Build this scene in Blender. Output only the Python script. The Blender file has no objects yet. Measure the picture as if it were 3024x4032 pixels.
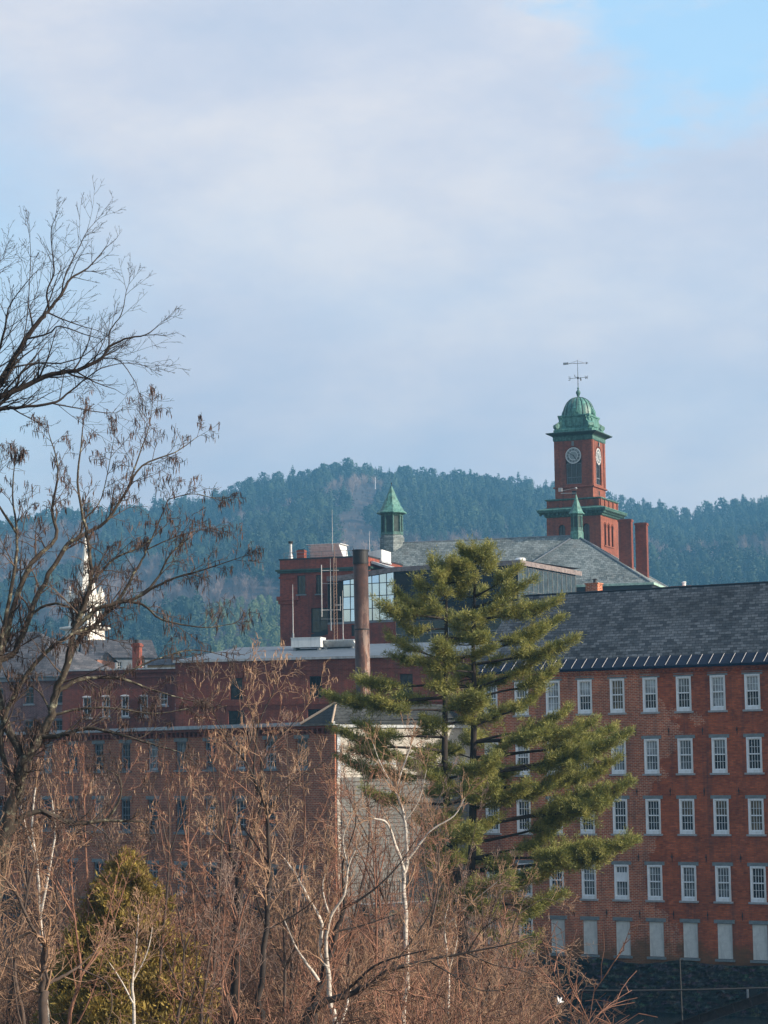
import bpy, math, random
import numpy as np
from mathutils import Vector, Matrix
R = math.radians
scn = bpy.context.scene
COL = scn.collection

# ------------------------------------------------------------------ camera
CZ = 15.0                       # the lens stands 15 m above the river bed
FX = 8969.0                     # focal length in photo pixels (77 mm equivalent)
PITCH, ROLL = R(6.4), R(0.72)
_R0 = Vector((1, 0, 0)); _F = Vector((0, math.cos(PITCH), math.sin(PITCH))); _U0 = Vector((0, -math.sin(PITCH), math.cos(PITCH)))
_Rt = _R0*math.cos(ROLL) - _U0*math.sin(ROLL); _Up = _U0*math.cos(ROLL) + _R0*math.sin(ROLL)
CAM = Vector((0, 0, CZ))
cd = bpy.data.cameras.new('camera'); cam = bpy.data.objects.new('camera', cd); COL.objects.link(cam)
cam.matrix_world = Matrix(((_Rt.x, _Up.x, -_F.x, 0), (_Rt.y, _Up.y, -_F.y, 0), (_Rt.z, _Up.z, -_F.z, CZ), (0, 0, 0, 1)))
cd.sensor_fit = 'VERTICAL'; cd.sensor_height = 36.0; cd.lens = FX*36.0/4032; cd.clip_start = .5; cd.clip_end = 9000
scn.camera = cam
scn.render.resolution_x = 768; scn.render.resolution_y = 1024

def ray(x, y):
    return _F*FX + _Rt*(x-1512) - _Up*(y-2016)
def P(x, y, Y):
    """the place Y metres ahead seen at photo position x, y"""
    d = ray(x, y); return CAM + d*(Y/d.y)
def proj(p):
    d = Vector(p) - CAM; w = d.dot(_F)
    return 1512 + FX*d.dot(_Rt)/w, 2016 - FX*d.dot(_Up)/w

# ------------------------------------------------------------------ object helpers
def obj(name, me, mat=None, parent=None):
    o = bpy.data.objects.new(name, me); COL.objects.link(o)
    if mat is not None and not me.materials: me.materials.append(mat)
    if parent: o.parent = parent
    return o
def thing(name, label, cat, loc=(0, 0, 0), rz=0, group=None):
    o = bpy.data.objects.new(name, None); COL.objects.link(o)
    o.location = loc; o.rotation_euler = (0, 0, rz); o['label'] = label; o['category'] = cat
    o.empty_display_size = .3
    if group: o['group'] = group
    return o
def tag(o, label=None, cat=None, group=None, kind=None):
    if label: o['label'] = label
    if cat: o['category'] = cat
    if group: o['group'] = group
    if kind: o['kind'] = kind
    return o
def copy_tree(o, parent=None):
    c = o.copy(); COL.objects.link(c); c.parent = parent
    for ch in list(o.children): copy_tree(ch, c)
    return c

class MB:
    def __init__(s): s.v = []; s.f = []
    def add(s, vs, fs):
        n = len(s.v); s.v += [tuple(p) for p in vs]; s.f += [tuple(i+n for i in f) for f in fs]; return s
    def box(s, a, b, c, d, e, f):
        return s.add([(a,c,e),(b,c,e),(b,d,e),(a,d,e),(a,c,f),(b,c,f),(b,d,f),(a,d,f)],
              [(0,3,2,1),(4,5,6,7),(0,1,5,4),(1,2,6,5),(2,3,7,6),(3,0,4,7)])
    def face(s, *p): return s.add(p, [tuple(range(len(p)))])
    def tube(s, p0, p1, r0, r1=None, n=8, cap=True):
        r1 = r0 if r1 is None else r1; p0 = Vector(p0); p1 = Vector(p1); d = (p1-p0).normalized()
        a = d.cross(Vector((0,0,1)) if abs(d.z) < .9 else Vector((1,0,0))).normalized(); b = d.cross(a)
        vs = [p0+(a*math.cos(2*math.pi*i/n)+b*math.sin(2*math.pi*i/n))*r0 for i in range(n)] + \
             [p1+(a*math.cos(2*math.pi*i/n)+b*math.sin(2*math.pi*i/n))*r1 for i in range(n)]
        fs = [(i, (i+1)%n, n+(i+1)%n, n+i) for i in range(n)]
        if cap: fs += [tuple(range(n-1,-1,-1)), tuple(range(n, 2*n))]
        return s.add(vs, fs)
    def bar(s, p0, p1, w, t=None):
        return s.tube(p0, p1, w*.7, None, 4)
    def lathe(s, prof, n=16, c=(0,0), rot=0, mod=None, sq=None):
        vs = []; fs = []
        for k, (r, z) in enumerate(prof):
            for i in range(n):
                a = rot+2*math.pi*i/n; rr = r*(mod(a, z) if mod else 1)
                vs.append((c[0]+rr*math.cos(a), c[1]+rr*math.sin(a), z))
        for k in range(len(prof)-1):
            for i in range(n):
                j = (i+1) % n; fs.append((k*n+i, k*n+j, (k+1)*n+j, (k+1)*n+i))
        fs.append(tuple(range(n-1,-1,-1))); m = (len(prof)-1)*n; fs.append(tuple(range(m, m+n)))
        return s.add(vs, fs)
    def sqstack(s, prof, cx, cy):
        """square plan built up from (half width, z) rings"""
        vs = []; fs = []
        for r, z in prof: vs += [(cx-r,cy-r,z),(cx+r,cy-r,z),(cx+r,cy+r,z),(cx-r,cy+r,z)]
        for k in range(len(prof)-1):
            for i in range(4):
                j = (i+1) % 4; fs.append((k*4+i, k*4+j, k*4+4+j, k*4+4+i))
        m = (len(prof)-1)*4; fs += [(3,2,1,0), (m, m+1, m+2, m+3)]
        return s.add(vs, fs)
    def build(s, name, mat, parent=None, smooth=False):
        me = bpy.data.meshes.new(name); me.from_pydata(s.v, [], s.f); me.update()
        if smooth:
            for p in me.polygons: p.use_smooth = True
        return obj(name, me, mat, parent)

def npmesh(name, V, F, smooth=False, mats=None, midx=None):
    V = np.asarray(V, np.float32); F = np.asarray(F, np.int32); k = F.shape[1]; m = len(F)
    me = bpy.data.meshes.new(name); me.vertices.add(len(V)); me.vertices.foreach_set('co', V.ravel())
    me.loops.add(m*k); me.loops.foreach_set('vertex_index', F.ravel())
    me.polygons.add(m); me.polygons.foreach_set('loop_start', np.arange(0, m*k, k, dtype=np.int32))
    if smooth: me.polygons.foreach_set('use_smooth', np.ones(m, bool))
    for mm in (mats or []): me.materials.append(mm)
    if midx is not None: me.polygons.foreach_set('material_index', np.asarray(midx, np.int32))
    me.update(calc_edges=True); return me

class Fr:
    """facade frame: u runs to the right along the front, v into the building, z up"""
    def __init__(s, x, y, Y, deg, z0):
        A = P(x, y, Y); s.O = Vector((A.x, A.y, z0)); s.a = R(deg)
        s.u = Vector((math.cos(s.a), -math.sin(s.a), 0)); s.v = Vector((math.sin(s.a), math.cos(s.a), 0))
    def on(s, x, y, v=0.):
        """local u, z of a photo position on the plane v"""
        d = ray(x, y); k = ((s.O-CAM).dot(s.v)+v)/d.dot(s.v); p = CAM + d*k - s.O
        return p.dot(s.u), p.z
    def side(s, x, y, u):
        d = ray(x, y); k = ((s.O-CAM).dot(s.u)+u)/d.dot(s.u); p = CAM + d*k - s.O
        return p.dot(s.v), p.z
    def w(s, u, v, z): return s.O + s.u*u + s.v*v + Vector((0,0,z))
    def thing(s, name, label, cat, group=None): return thing(name, label, cat, s.O, -s.a, group)

def wall(mb, a0, a1, z0, z1, ops, v=0., depth=.22, axis='u', flip=False):
    """a wall sheet with real openings and their reveals"""
    us = sorted({a0, a1} | {o[0] for o in ops} | {o[1] for o in ops}); zs = sorted({z0, z1} | {o[2] for o in ops} | {o[3] for o in ops})
    us = [u for u in us if a0-1e-6 <= u <= a1+1e-6]; zs = [z for z in zs if z0-1e-6 <= z <= z1+1e-6]
    T = (lambda a, b, z: (a, b, z)) if axis == 'u' else (lambda a, b, z: (b, a, z))
    sg = -1 if flip else 1
    for i in range(len(us)-1):
        for j in range(len(zs)-1):
            mu = (us[i]+us[i+1])/2; mz = (zs[j]+zs[j+1])/2
            if any(o[0] < mu < o[1] and o[2] < mz < o[3] for o in ops): continue
            mb.face(T(us[i],v,zs[j]), T(us[i+1],v,zs[j]), T(us[i+1],v,zs[j+1]), T(us[i],v,zs[j+1]))
    d = v+depth*sg
    for a, b, c, e in [o[:4] for o in ops]:
        mb.face(T(a,v,c),T(a,d,c),T(a,d,e),T(a,v,e)); mb.face(T(b,v,c),T(b,v,e),T(b,d,e),T(b,d,c))
        mb.face(T(a,v,c),T(b,v,c),T(b,d,c),T(a,d,c)); mb.face(T(a,v,e),T(a,d,e),T(b,d,e),T(b,v,e))
    return mb

# ------------------------------------------------------------------ materials
class NT:
    def __init__(s, name):
        s.m = bpy.data.materials.new(name); s.m.use_nodes = True; s.t = s.m.node_tree
        s.b = s.t.nodes['Principled BSDF']; s.o = s.t.nodes['Material Output']
    def n(s, ty, **kw):
        nd = s.t.nodes.new(ty)
        for k, v in kw.items():
            if hasattr(nd, k) and not isinstance(getattr(type(nd), k, None), type(None)) and k not in nd.inputs: setattr(nd, k, v)
            else: nd.inputs[k].default_value = v
        return nd
    def l(s, a, b): s.t.links.new(a, b)
    def noise(s, vec, scale, detail=4, rough=.6):
        nd = s.t.nodes.new('ShaderNodeTexNoise'); nd.inputs['Scale'].default_value = scale
        nd.inputs['Detail'].default_value = detail; nd.inputs['Roughness'].default_value = rough
        if vec is not None: s.l(vec, nd.inputs['Vector'])
        return nd.outputs['Fac']
    def ramp(s, fac, stops, interp='LINEAR'):
        nd = s.t.nodes.new('ShaderNodeValToRGB'); nd.color_ramp.interpolation = interp
        el = nd.color_ramp.elements
        while len(el) < len(stops): el.new(.5)
        for e, (p, c) in zip(el, stops): e.position = p; e.color = (c[0], c[1], c[2], 1) if hasattr(c, '__len__') else (c, c, c, 1)
        s.l(fac, nd.inputs[0]); return nd.outputs[0]
    def mix(s, fac, a, b, mode='MIX'):
        nd = s.t.nodes.new('ShaderNodeMix'); nd.data_type = 'RGBA'; nd.blend_type = mode
        for sock, val in ((nd.inputs[0], fac), (nd.inputs[6], a), (nd.inputs[7], b)):
            if hasattr(val, 'is_linked'): s.l(val, sock)
            elif hasattr(val, '__len__'): sock.default_value = (val[0], val[1], val[2], 1)
            else: sock.default_value = val
        return nd.outputs[2]
    def math(s, op, a, b=None, clamp=False):
        nd = s.t.nodes.new('ShaderNodeMath'); nd.operation = op; nd.use_clamp = clamp
        for i, val in enumerate((a, b)):
            if val is None: continue
            if hasattr(val, 'is_linked'): s.l(val, nd.inputs[i])
            else: nd.inputs[i].default_value = val
        return nd.outputs[0]
    def coord(s, what='Object'): return s.t.nodes.new('ShaderNodeTexCoord').outputs[what]
    def bump(s, h, strength=.3, dist=.02):
        nd = s.t.nodes.new('ShaderNodeBump'); nd.inputs['Strength'].default_value = strength; nd.inputs['Distance'].default_value = dist
        s.l(h, nd.inputs['Height']); s.l(nd.outputs[0], s.b.inputs['Normal'])
    def color(s, c):
        if hasattr(c, 'is_linked'): s.l(c, s.b.inputs['Base Color'])
        else: s.b.inputs['Base Color'].default_value = (c[0], c[1], c[2], 1)
    def rough(s, r):
        s.b.inputs['Roughness'].default_value = r; return s.m
    def wallvec(s):
        sp = s.t.nodes.new('ShaderNodeSeparateXYZ'); s.l(s.coord(), sp.inputs[0])
        cb = s.t.nodes.new('ShaderNodeCombineXYZ'); s.l(s.math('ADD', sp.outputs[0], sp.outputs[1]), cb.inputs[0]); s.l(sp.outputs[2], cb.inputs[1])
        return cb.outputs[0], sp.outputs
def brick_tex(n, vec, c1, c2, mo, row, bw, ms, bias=0.):
    b = n.t.nodes.new('ShaderNodeTexBrick'); n.l(vec, b.inputs['Vector'])
    b.inputs['Color1'].default_value = (*c1, 1); b.inputs['Color2'].default_value = (*c2, 1); b.inputs['Mortar'].default_value = (*mo, 1)
    b.inputs['Scale'].default_value = 1; b.inputs['Mortar Size'].default_value = ms; b.inputs['Mortar Smooth'].default_value = .1
    b.inputs['Bias'].default_value = bias; b.inputs['Brick Width'].default_value = bw; b.inputs['Row Height'].default_value = row
    return b
def brick(name, c1, c2, mo, row=.085, bw=.25, ms=.012, stain=.35, split=None, mo2=None, moss=False):
    n = NT(name); vec, xyz = n.wallvec()
    b = brick_tex(n, vec, c1, c2, mo, row, bw, ms); c = b.outputs[0]
    if split is not None:               # older wall with pale joints to the left of a ragged seam
        b2 = brick_tex(n, vec, [k*1.08 for k in c1], [k*1.05 for k in c2], mo2, row, bw, ms*1.25)
        e = n.math('ADD', xyz[0], n.math('MULTIPLY', n.noise(n.coord(), .55, 6, .7), 7.))
        e = n.math('ADD', e, n.math('MULTIPLY', n.noise(n.coord(), .16, 3), 16.))
        f = n.math('LESS_THAN', e, split); c = n.mix(f, c, b2.outputs[0])
    big = n.ramp(n.noise(n.coord(), .35, 5, .65), [(.3, 1-stain), (.55, 1.), (.8, 1+stain*.5)])
    c = n.mix(1., c, big, 'MULTIPLY')
    sm = n.ramp(n.noise(n.coord(), 3.1, 3, .7), [(.35, .72), (.6, 1.12)])
    c = n.mix(.8, c, n.mix(1., c, sm, 'MULTIPLY'))
    wv = n.t.nodes.new('ShaderNodeMapping'); wv.inputs['Scale'].default_value = (2.2, 2.2, .12); n.l(n.coord(), wv.inputs[0])
    st = n.ramp(n.noise(wv.outputs[0], 1., 4, .7), [(.5, 0.), (.75, .65)])
    c = n.mix(st, c, (.05,.04,.04))
    if moss:            # orange lichen and damp low on the wall
        hgt = n.math('ADD', xyz[2], n.math('MULTIPLY', n.noise(n.coord(), .5, 5, .7), -4.2))
        c = n.mix(n.ramp(n.math('SUBTRACT', 1.9+1.2, hgt), [(.3, 0), (.9, .75)]), c, (.13,.07,.025))
    n.color(c)
    n.bump(b.outputs['Fac'], -.25, .01); return n.rough(.88)
def slate(name, c1, c2, gap, row=.22, bw=.3, stain=.3, moss=None, lichen=None):
    n = NT(name); sp = n.t.nodes.new('ShaderNodeSeparateXYZ'); n.l(n.coord(), sp.inputs[0])
    cb = n.t.nodes.new('ShaderNodeCombineXYZ'); n.l(n.math('ADD', sp.outputs[0], n.math('MULTIPLY', sp.outputs[1], .35)), cb.inputs[0]); n.l(sp.outputs[2], cb.inputs[1])
    b = brick_tex(n, cb.outputs[0], c1, c2, gap, row, bw, .012, -.1)
    c = n.mix(1., b.outputs[0], n.ramp(n.noise(n.coord(), .3, 5, .7), [(.3, 1-stain), (.7, 1+stain)]), 'MULTIPLY')
    c = n.mix(.7, c, n.mix(1., c, n.ramp(n.noise(n.coord(), 5., 3, .7), [(.35, .6), (.7, 1.5)]), 'MULTIPLY'))
    if lichen: c = n.mix(n.ramp(n.noise(n.coord(), .8, 6, .75), [(.55, 0), (.72, .6)]), c, lichen)
    n.color(c); n.bump(b.outputs['Fac'], -.5, .02); n.b.inputs['Specular IOR Level'].default_value = .2; return n.rough(.8)
def plain(name, c, rough=.6, metal=0., var=.2, scale=2., streak=None, c2=None, spec=None, bump=0):
    n = NT(name)
    m = n.ramp(n.noise(n.coord(), scale, 5, .7), [(.3, [k*(1-var) for k in c]), (.7, [k*(1+var) for k in (c2 or c)])])
    if streak:
        mp = n.t.nodes.new('ShaderNodeMapping'); mp.inputs['Scale'].default_value = (3, 3, .25); n.l(n.coord(), mp.inputs[0])
        m = n.mix(n.ramp(n.noise(mp.outputs[0], 1.3, 6, .75), [(.48, 0), (.66, .85)]), m, streak)
    n.color(m); n.b.inputs['Metallic'].default_value = metal
    if spec is not None: n.b.inputs['Specular IOR Level'].default_value = spec
    if bump: n.bump(n.noise(n.coord(), scale*6, 4), bump, .02)
    return n.rough(rough)
def glass(name, c, rough=.06, metal=0., wob=.15, spec=.5):
    n = NT(name); rnd = n.t.nodes.new('ShaderNodeObjectInfo').outputs['Random']
    mp = n.t.nodes.new('ShaderNodeVectorMath'); mp.operation = 'ADD'; n.l(n.coord(), mp.inputs[0]); n.l(rnd, mp.inputs[1])
    c = n.mix(n.ramp(n.noise(mp.outputs[0], 1.6, 3), [(.35, 0), (.7, 1)]), [k*.5 for k in c], [k*1.7 for k in c])
    n.color(c); n.b.inputs['Metallic'].default_value = metal; n.b.inputs['Specular IOR Level'].default_value = spec
    n.bump(n.noise(mp.outputs[0], 2.5, 2), wob, .05); return n.rough(rough)

M = {}
M['brick_mill'] = brick('brick_mill', (.56,.125,.038), (.32,.06,.02), (.28,.11,.06), row=.095, bw=.27, ms=.012, split=6.2, mo2=(.58,.37,.25), stain=.42, moss=True)
M['brick_left'] = brick('brick_left', (.44,.12,.055), (.27,.068,.032), (.48,.31,.2), row=.1, bw=.28, ms=.014, stain=.3)
M['brick_dark'] = brick('brick_dark', (.25,.05,.028), (.16,.034,.02), (.2,.11,.08), row=.1, bw=.3, ms=.012)
M['brick_pink'] = brick('brick_pink', (.3,.12,.1), (.22,.085,.075), (.35,.26,.24), row=.1, bw=.3, ms=.014)
M['brick_tower'] = brick('brick_tower', (.33,.078,.036), (.21,.05,.026), (.26,.13,.09), row=.1, bw=.3, ms=.012, stain=.34)
M['brick_block'] = brick('brick_block', (.32,.06,.03), (.21,.042,.022), (.24,.10,.07), row=.1, bw=.3, ms=.012, stain=.34)
M['slate_mill'] = slate('slate_mill', (.085,.10,.115), (.016,.022,.03), (.004,.006,.008), row=.17, bw=.4, stain=.35)
M['slate_hall'] = slate('slate_hall', (.25,.285,.28), (.12,.15,.15), (.045,.055,.06), row=.22, bw=.42, lichen=(.2,.19,.17))
M['slate_old'] = slate('slate_old', (.11,.11,.12), (.05,.055,.065), (.03,.03,.035), row=.25, bw=.45)
M['white'] = plain('white_paint', (.84,.85,.86), .5, var=.08, streak=(.62,.62,.6))
M['white_old'] = plain('aged_white_paint', (.42,.45,.47), .7, var=.25, streak=(.16,.17,.18))
M['greyframe'] = plain('weathered_blue_grey_paint', (.16,.19,.22), .7, var=.3)
M['stone'] = plain('grey_granite', (.2,.225,.23), .85, var=.3, scale=6, bump=.3)
M['sill'] = plain('pale_stone_sill', (.36,.36,.36), .85, var=.3, scale=5)
M['board'] = plain('whitewashed_board', (.68,.66,.61), .8, var=.14, scale=3, streak=(.45,.44,.41))
M['copper'] = plain('green_copper', (.05,.165,.13), .6, var=.4, scale=3, c2=(.11,.27,.23), streak=(.02,.06,.05))
M['copper_dark'] = plain('dark_green_copper', (.03,.09,.078), .65, var=.4, scale=4, c2=(.08,.18,.155), streak=(.02,.06,.05))
M['copper_pale'] = plain('pale_green_copper', (.26,.44,.36), .6, var=.3, scale=3, c2=(.4,.56,.48))
M['louvre'] = plain('dark_louvre', (.07,.10,.09), .8, var=.3)
M['brown_copper'] = plain('brown_copper_fascia', (.16,.12,.11), .55, var=.35, c2=(.25,.21,.2), scale=3)
M['dark'] = plain('dark_painted_metal', (.018,.02,.024), .5, var=.3)
M['iron'] = plain('black_iron', (.015,.014,.014), .6, var=.3)
M['metal_roof'] = plain('blue_grey_metal_roof', (.10,.135,.17), .6, var=.2, scale=.5, metal=.1)
M['eave_metal'] = plain('dark_blue_metal', (.012,.02,.04), .7, var=.25, spec=.12)
M['seam'] = plain('bright_seam', (.42,.42,.42), .5, var=.15)
M['glass'] = glass('window_glass', (.022,.028,.034))
M['glass_grey'] = glass('curtained_glass', (.16,.175,.18), .12)
M['glass_blind'] = glass('blind_behind_glass', (.34,.36,.37), .15)
M['glass_amber'] = glass('painted_reflection_glass', (.13,.10,.065), .1)  # amber base colour paints a warm reflection into the panes
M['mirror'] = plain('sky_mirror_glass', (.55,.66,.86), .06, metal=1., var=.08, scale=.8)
M['tinted'] = glass('smoke_glass', (.016,.012,.013), .15, wob=.1, spec=.12)
M['greenglass'] = glass('green_grey_glass', (.03,.042,.042), .1, wob=.1, spec=.35)
M['tan'] = plain('tan_flashing', (.35,.27,.2), .8)
M['steel'] = plain('galvanised_steel', (.45,.46,.47), .45, metal=.5, var=.15)
M['greysteel'] = plain('dull_steel', (.2,.22,.24), .5, metal=.3, var=.2)
M['church'] = plain('church_white', (.78,.76,.70), .7, var=.12, streak=(.5,.48,.43))
M['brick_chimney'] = brick('brick_chimney', (.24,.055,.03), (.17,.04,.024), (.16,.08,.06), row=.1, bw=.3, ms=.008, stain=.3)
HAZE, SKYS, CLD, SUNE, EXPO = .00031, .14, .88, 5.0, 0.4
rng = random.Random(7)
# ================================================================== BRICK MILL ON THE RIGHT
MF = Fr(2950, 3000, 129, 31.2, 0)
def mill():
    F = MF; root = F.thing('brick_mill', 'long five storey red brick mill with white sashes and dark slate roof', 'mill building')
    zof = lambda y: F.on(2963, y)[1]
    cu = [F.on(2050+z*.5871, 2720)[0] for z in (217, 1555)]
    du = (cu[1]-cu[0])/6.
    cols = [cu[0]+du*(i-2) for i in range(12)]         # col 2 = x 2177
    uL = cols[0]-du*.62; uR = cols[-1]+du*.7
    rows = [(zof(2793), zof(2654)), (zof(3042), zof(2903)), (zof(3285), zof(3145)), (zof(3552), zof(3410)), (zof(3781), zof(3639))]
    hw = .46
    zb = 1.0; Wd = 14.0; zr = F.on(2600, 2318, Wd/2)[1]; zv = F.on(2600, 2622, -.4)[1]; ze = zv+(zr-zv)*.4/(Wd/2+.4)
    zg = zof(3800)-.15
    ops = []; wins = []
    for r, (a, b) in enumerate(rows):
        for i, u in enumerate(cols):
            if r == 4 and i > 1: ops.append((u-hw, u+hw, a, b)); wins.append((r, i, u, a, b, 'board'))
            else: ops.append((u-hw, u+hw, a, b)); wins.append((r, i, u, a, b, 'sash'))
    mb = MB(); wall(mb, uL, uR, zg, ze-.25, ops, 0, .3)
    mb.face((uL,Wd,zg),(uL,0,zg),(uL,0,ze),(uL,Wd/2,zr),(uL,Wd,ze)); mb.face((uR,0,zg),(uR,Wd,zg),(uR,Wd,ze),(uR,Wd/2,zr),(uR,0,ze))
    mb.face((uR,Wd,zg),(uL,Wd,zg),(uL,Wd,ze),(uR,Wd,ze)); mb.build('wall', M['brick_mill'], root)
    # corbelled cornice with brick dentils
    c = MB(); c.box(uL-.05,uR+.05,-.10,-.002,ze-.62,ze-.52); c.box(uL-.05,uR+.05,-.22,-.002,ze-.52,ze-.36)
    u = uL
    while u < uR: c.box(u,u+.13,-.16,-.10,ze-.62,ze-.52); u += .27
    c.box(uL,uR,-.06,-.002,ze-.80,ze-.74)
    c.build('cornice', M['brick_mill'], root)
    # roof: slates, with the metal snow strip on the lowest metre and a half
    s = (zr-ze)/(Wd/2); v0 = -.4; vm = v0+.85; zs = lambda v: ze+s*v+.02
    rf = MB(); 
    for a, b in ((vm, Wd/2), (Wd+.4, Wd/2)):
        z1 = zs(a) if a < 7 else ze-.4*s+.02
        rf.face((uL-.2,a,z1),(uR+.2,a,z1),(uR+.2,b,zr+.02),(uL-.2,b,zr+.02)) if a < 7 else rf.face((uR+.2,a,z1),(uL-.2,a,z1),(uL-.2,b,zr+.02),(uR+.2,b,zr+.02))
    rf.build('slate_roof', M['slate_mill'], root)
    em = MB(); n_ = 1
    em.add([(uL-.25,v0,zs(v0)-.02),(uR+.25,v0,zs(v0)-.02),(uR+.25,vm,zs(vm)),(uL-.25,vm,zs(vm)),(uL-.25,v0,zs(v0)-.16),(uR+.25,v0,zs(v0)-.16),(uR+.25,vm,zs(vm)-.14),(uL-.25,vm,zs(vm)-.14)],
           [(0,1,2,3),(4,7,6,5),(0,4,5,1),(1,5,6,2),(3,7,4,0)])
    em.build('eave_strip', M['eave_metal'], root)
    sm = MB(); u = uL+.2
    while u < uR: sm.tube((u,v0+.06,zs(v0)+.03),(u,vm-.02,zs(vm)+.02),.018,None,4); u += .67
    sm.build('standing_seams', M['seam'], root)
    rc = MB(); rc.tube((uL-.2,Wd/2,zr+.03),(uR+.2,Wd/2,zr+.03),.07,None,6); rc.build('ridge_cap', M['dark'], root)
    # windows
    fm = MB(); H = rows[0][1]-rows[0][0]; zc = H/2
    fw = .085
    fm.box(-hw,-hw+fw,-.05,.12,0,H); fm.box(hw-fw,hw,-.05,.12,0,H); fm.box(-hw+fw,hw-fw,-.05,.12,H-fw,H); fm.box(-hw+fw,hw-fw,-.06,.12,0,.17)
    sa = fw+.045; gz0 = .17+.07; gz1 = H-fw-.05; gm = gz0+(gz1-gz0)*.5
    fm.box(-hw+fw,-hw+sa,.0,.1,.17,H-fw); fm.box(hw-sa,hw-fw,.0,.1,.17,H-fw); fm.box(-hw+sa,hw-sa,.0,.1,.17,gz0); fm.box(-hw+sa,hw-sa,.0,.1,gz1,H-fw)
    fm.box(-hw+sa,hw-sa,-.02,.1,gm-.035,gm+.035)
    w0 = -hw+sa; w1 = hw-sa
    for k in (1,2,3): fm.box(w0+(w1-w0)*k/4-.011,w0+(w1-w0)*k/4+.011,.045,.08,gz0,gm-.035); fm.box(w0+(w1-w0)*k/4-.011,w0+(w1-w0)*k/4+.011,.045,.08,gm+.035,gz1)
    for z in (gz0+(gm-gz0)/2, gm+(gz1-gm)/2): fm.box(w0,w1,.047,.078,z-.011,z+.011)
    frame_me = fm.build('tmp', M['white']); me_f = frame_me.data; bpy.data.objects.remove(frame_me)
    def pane_mesh(a, b, m):
        q = MB(); q.box(w0-.01,w1+.01,.085,.115,a,b); o = q.build('tmp', M[m]); me = o.data; bpy.data.objects.remove(o); return me
    PL = {m: pane_mesh(gz0,gm,m) for m in ('glass','glass_grey','glass_blind','glass_amber')}
    PU = {m: pane_mesh(gm,gz1,m) for m in ('glass','glass_grey','glass_blind','glass_amber')}
    q = MB(); q.box(w0,w1,.02,.05,gm+.02,gm+(gz1-gm)*.62); o = q.build('tmp', M['white']); brd = o.data; bpy.data.objects.remove(o)
    li = MB(); li.box(-.62,.62,-.045,.2,0,.2); o = li.build('tmp', M['stone']); lint = o.data; bpy.data.objects.remove(o)
    si = MB(); si.box(-.58,.58,-.13,.2,-.11,0); o = si.build('tmp', M['sill']); sill = o.data; bpy.data.objects.remove(o)
    si = MB(); si.box(-.58,.58,-.13,.2,-.13,0); o = si.build('tmp', M['stone']); sill2 = o.data; bpy.data.objects.remove(o)
    bo = MB(); bo.box(-hw+.02,hw-.02,.06,.1,.02,H-.02); bo.box(-hw+.02,-hw+.06,.03,.06,.02,H-.02); o = bo.build('tmp', M['board']); bme = o.data; bpy.data.objects.remove(o)
    def put(name, me, par, loc):
        o = bpy.data.objects.new(name, me); COL.objects.link(o); o.parent = par; o.location = loc; return o
    rr = random.Random(3)
    for r, i, u, a, b, kind in wins:
        if kind == 'board':
            o = put('boarded_window', bme, root, (u, 0, a))
        else:
            o = put('window', me_f, root, (u, 0, a))
            up = rr.choice(['glass','glass_grey','glass_grey','glass_blind' if r < 2 else 'glass_grey']); lo = rr.choice(['glass','glass','glass_grey'])
            if r == 2: up = 'glass_amber' if i >= 6 else up; lo = 'glass'
            if r == 0 and i in (4,): up = lo = 'glass_amber'
            if r == 0 and i in (2,3,5,8): up = 'glass_blind'
            if rr.random() < .18: lo = 'glass_blind' if r < 2 else 'glass_amber'
            if r == 3: up = lo = ('glass_grey' if i not in (2,8) else 'glass')
            put('upper_pane', PU[up], o, (0,0,0)); put('lower_pane', PL[lo], o, (0,0,0))
            if r == 3 and i == 4: tag(put('white_panel', brd, o, (0,0,0)), 'white board filling the upper sash')
        put('lintel', lint, o, (0, 0, H)); put('sill', sill2 if kind == 'board' else sill, o, (0,0,0))
    # black tie plates between the floors
    tp = MB(); tp.add([(-.045,-.03,0),(0,-.03,-.19),(.045,-.03,0),(0,-.03,.19),(0,-.07,0)], [(0,1,4),(1,2,4),(2,3,4),(3,0,4)]); tp.tube((0,.02,0),(0,-.1,0),.03,.03,6)
    tp.box(-.015,.015,-.028,-.004,-.27,.19)
    o = tp.build('tmp', M['iron']); tme = o.data; bpy.data.objects.remove(o)
    for r in range(1, 5):
        z = rows[r][1]+.45
        for i in range(1, 10): put('tie_plate', tme, root, ((cols[i]+cols[i+1])/2+.05, 0, z))
    # rubble stone foundation down to the water
    nu, nz = 150, 26; V = []; Fc = []; nr = np.random.RandomState(5)
    from mathutils import noise as mn
    for j in range(nz+1):
        for i in range(nu+1):
            u = uL-1+(uR-uL+2)*i/nu; top = zg+.12+.28*mn.noise((u*.35, 3, 0))+.08*mn.noise((u*1.7, 9, 0)); z = zb-1.2+(top-zb+1.2)*j/nz
            v = -.28-.16*mn.noise((u*1.7, z*3.6, 1.))-.12*mn.noise((u*4.5, z*8, 5.))-(zg-z)*.09
            V.append((u, v, z))
    Fc = [(j*(nu+1)+i, j*(nu+1)+i+1, (j+1)*(nu+1)+i+1, (j+1)*(nu+1)+i) for j in range(nz) for i in range(nu)]
    n = len(V)
    for i in range(nu+1): V.append((V[nz*(nu+1)+i][0], .05, V[nz*(nu+1)+i][2]+.02))
    Fc += [(nz*(nu+1)+i, nz*(nu+1)+i+1, n+i+1, n+i) for i in range(nu)]
    fo = MB(); fo.add(V, Fc); fo.build('foundation', M['rubble'], root)
    # small square opening in the foundation at the right
    u_, z_ = F.on(2982, 3912); ow = MB(); ow.box(u_-.24,u_+.24,-.62,-.58,z_-.3,z_+.3)
    o = ow.build('basement_opening', M['iron'], root)
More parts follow.
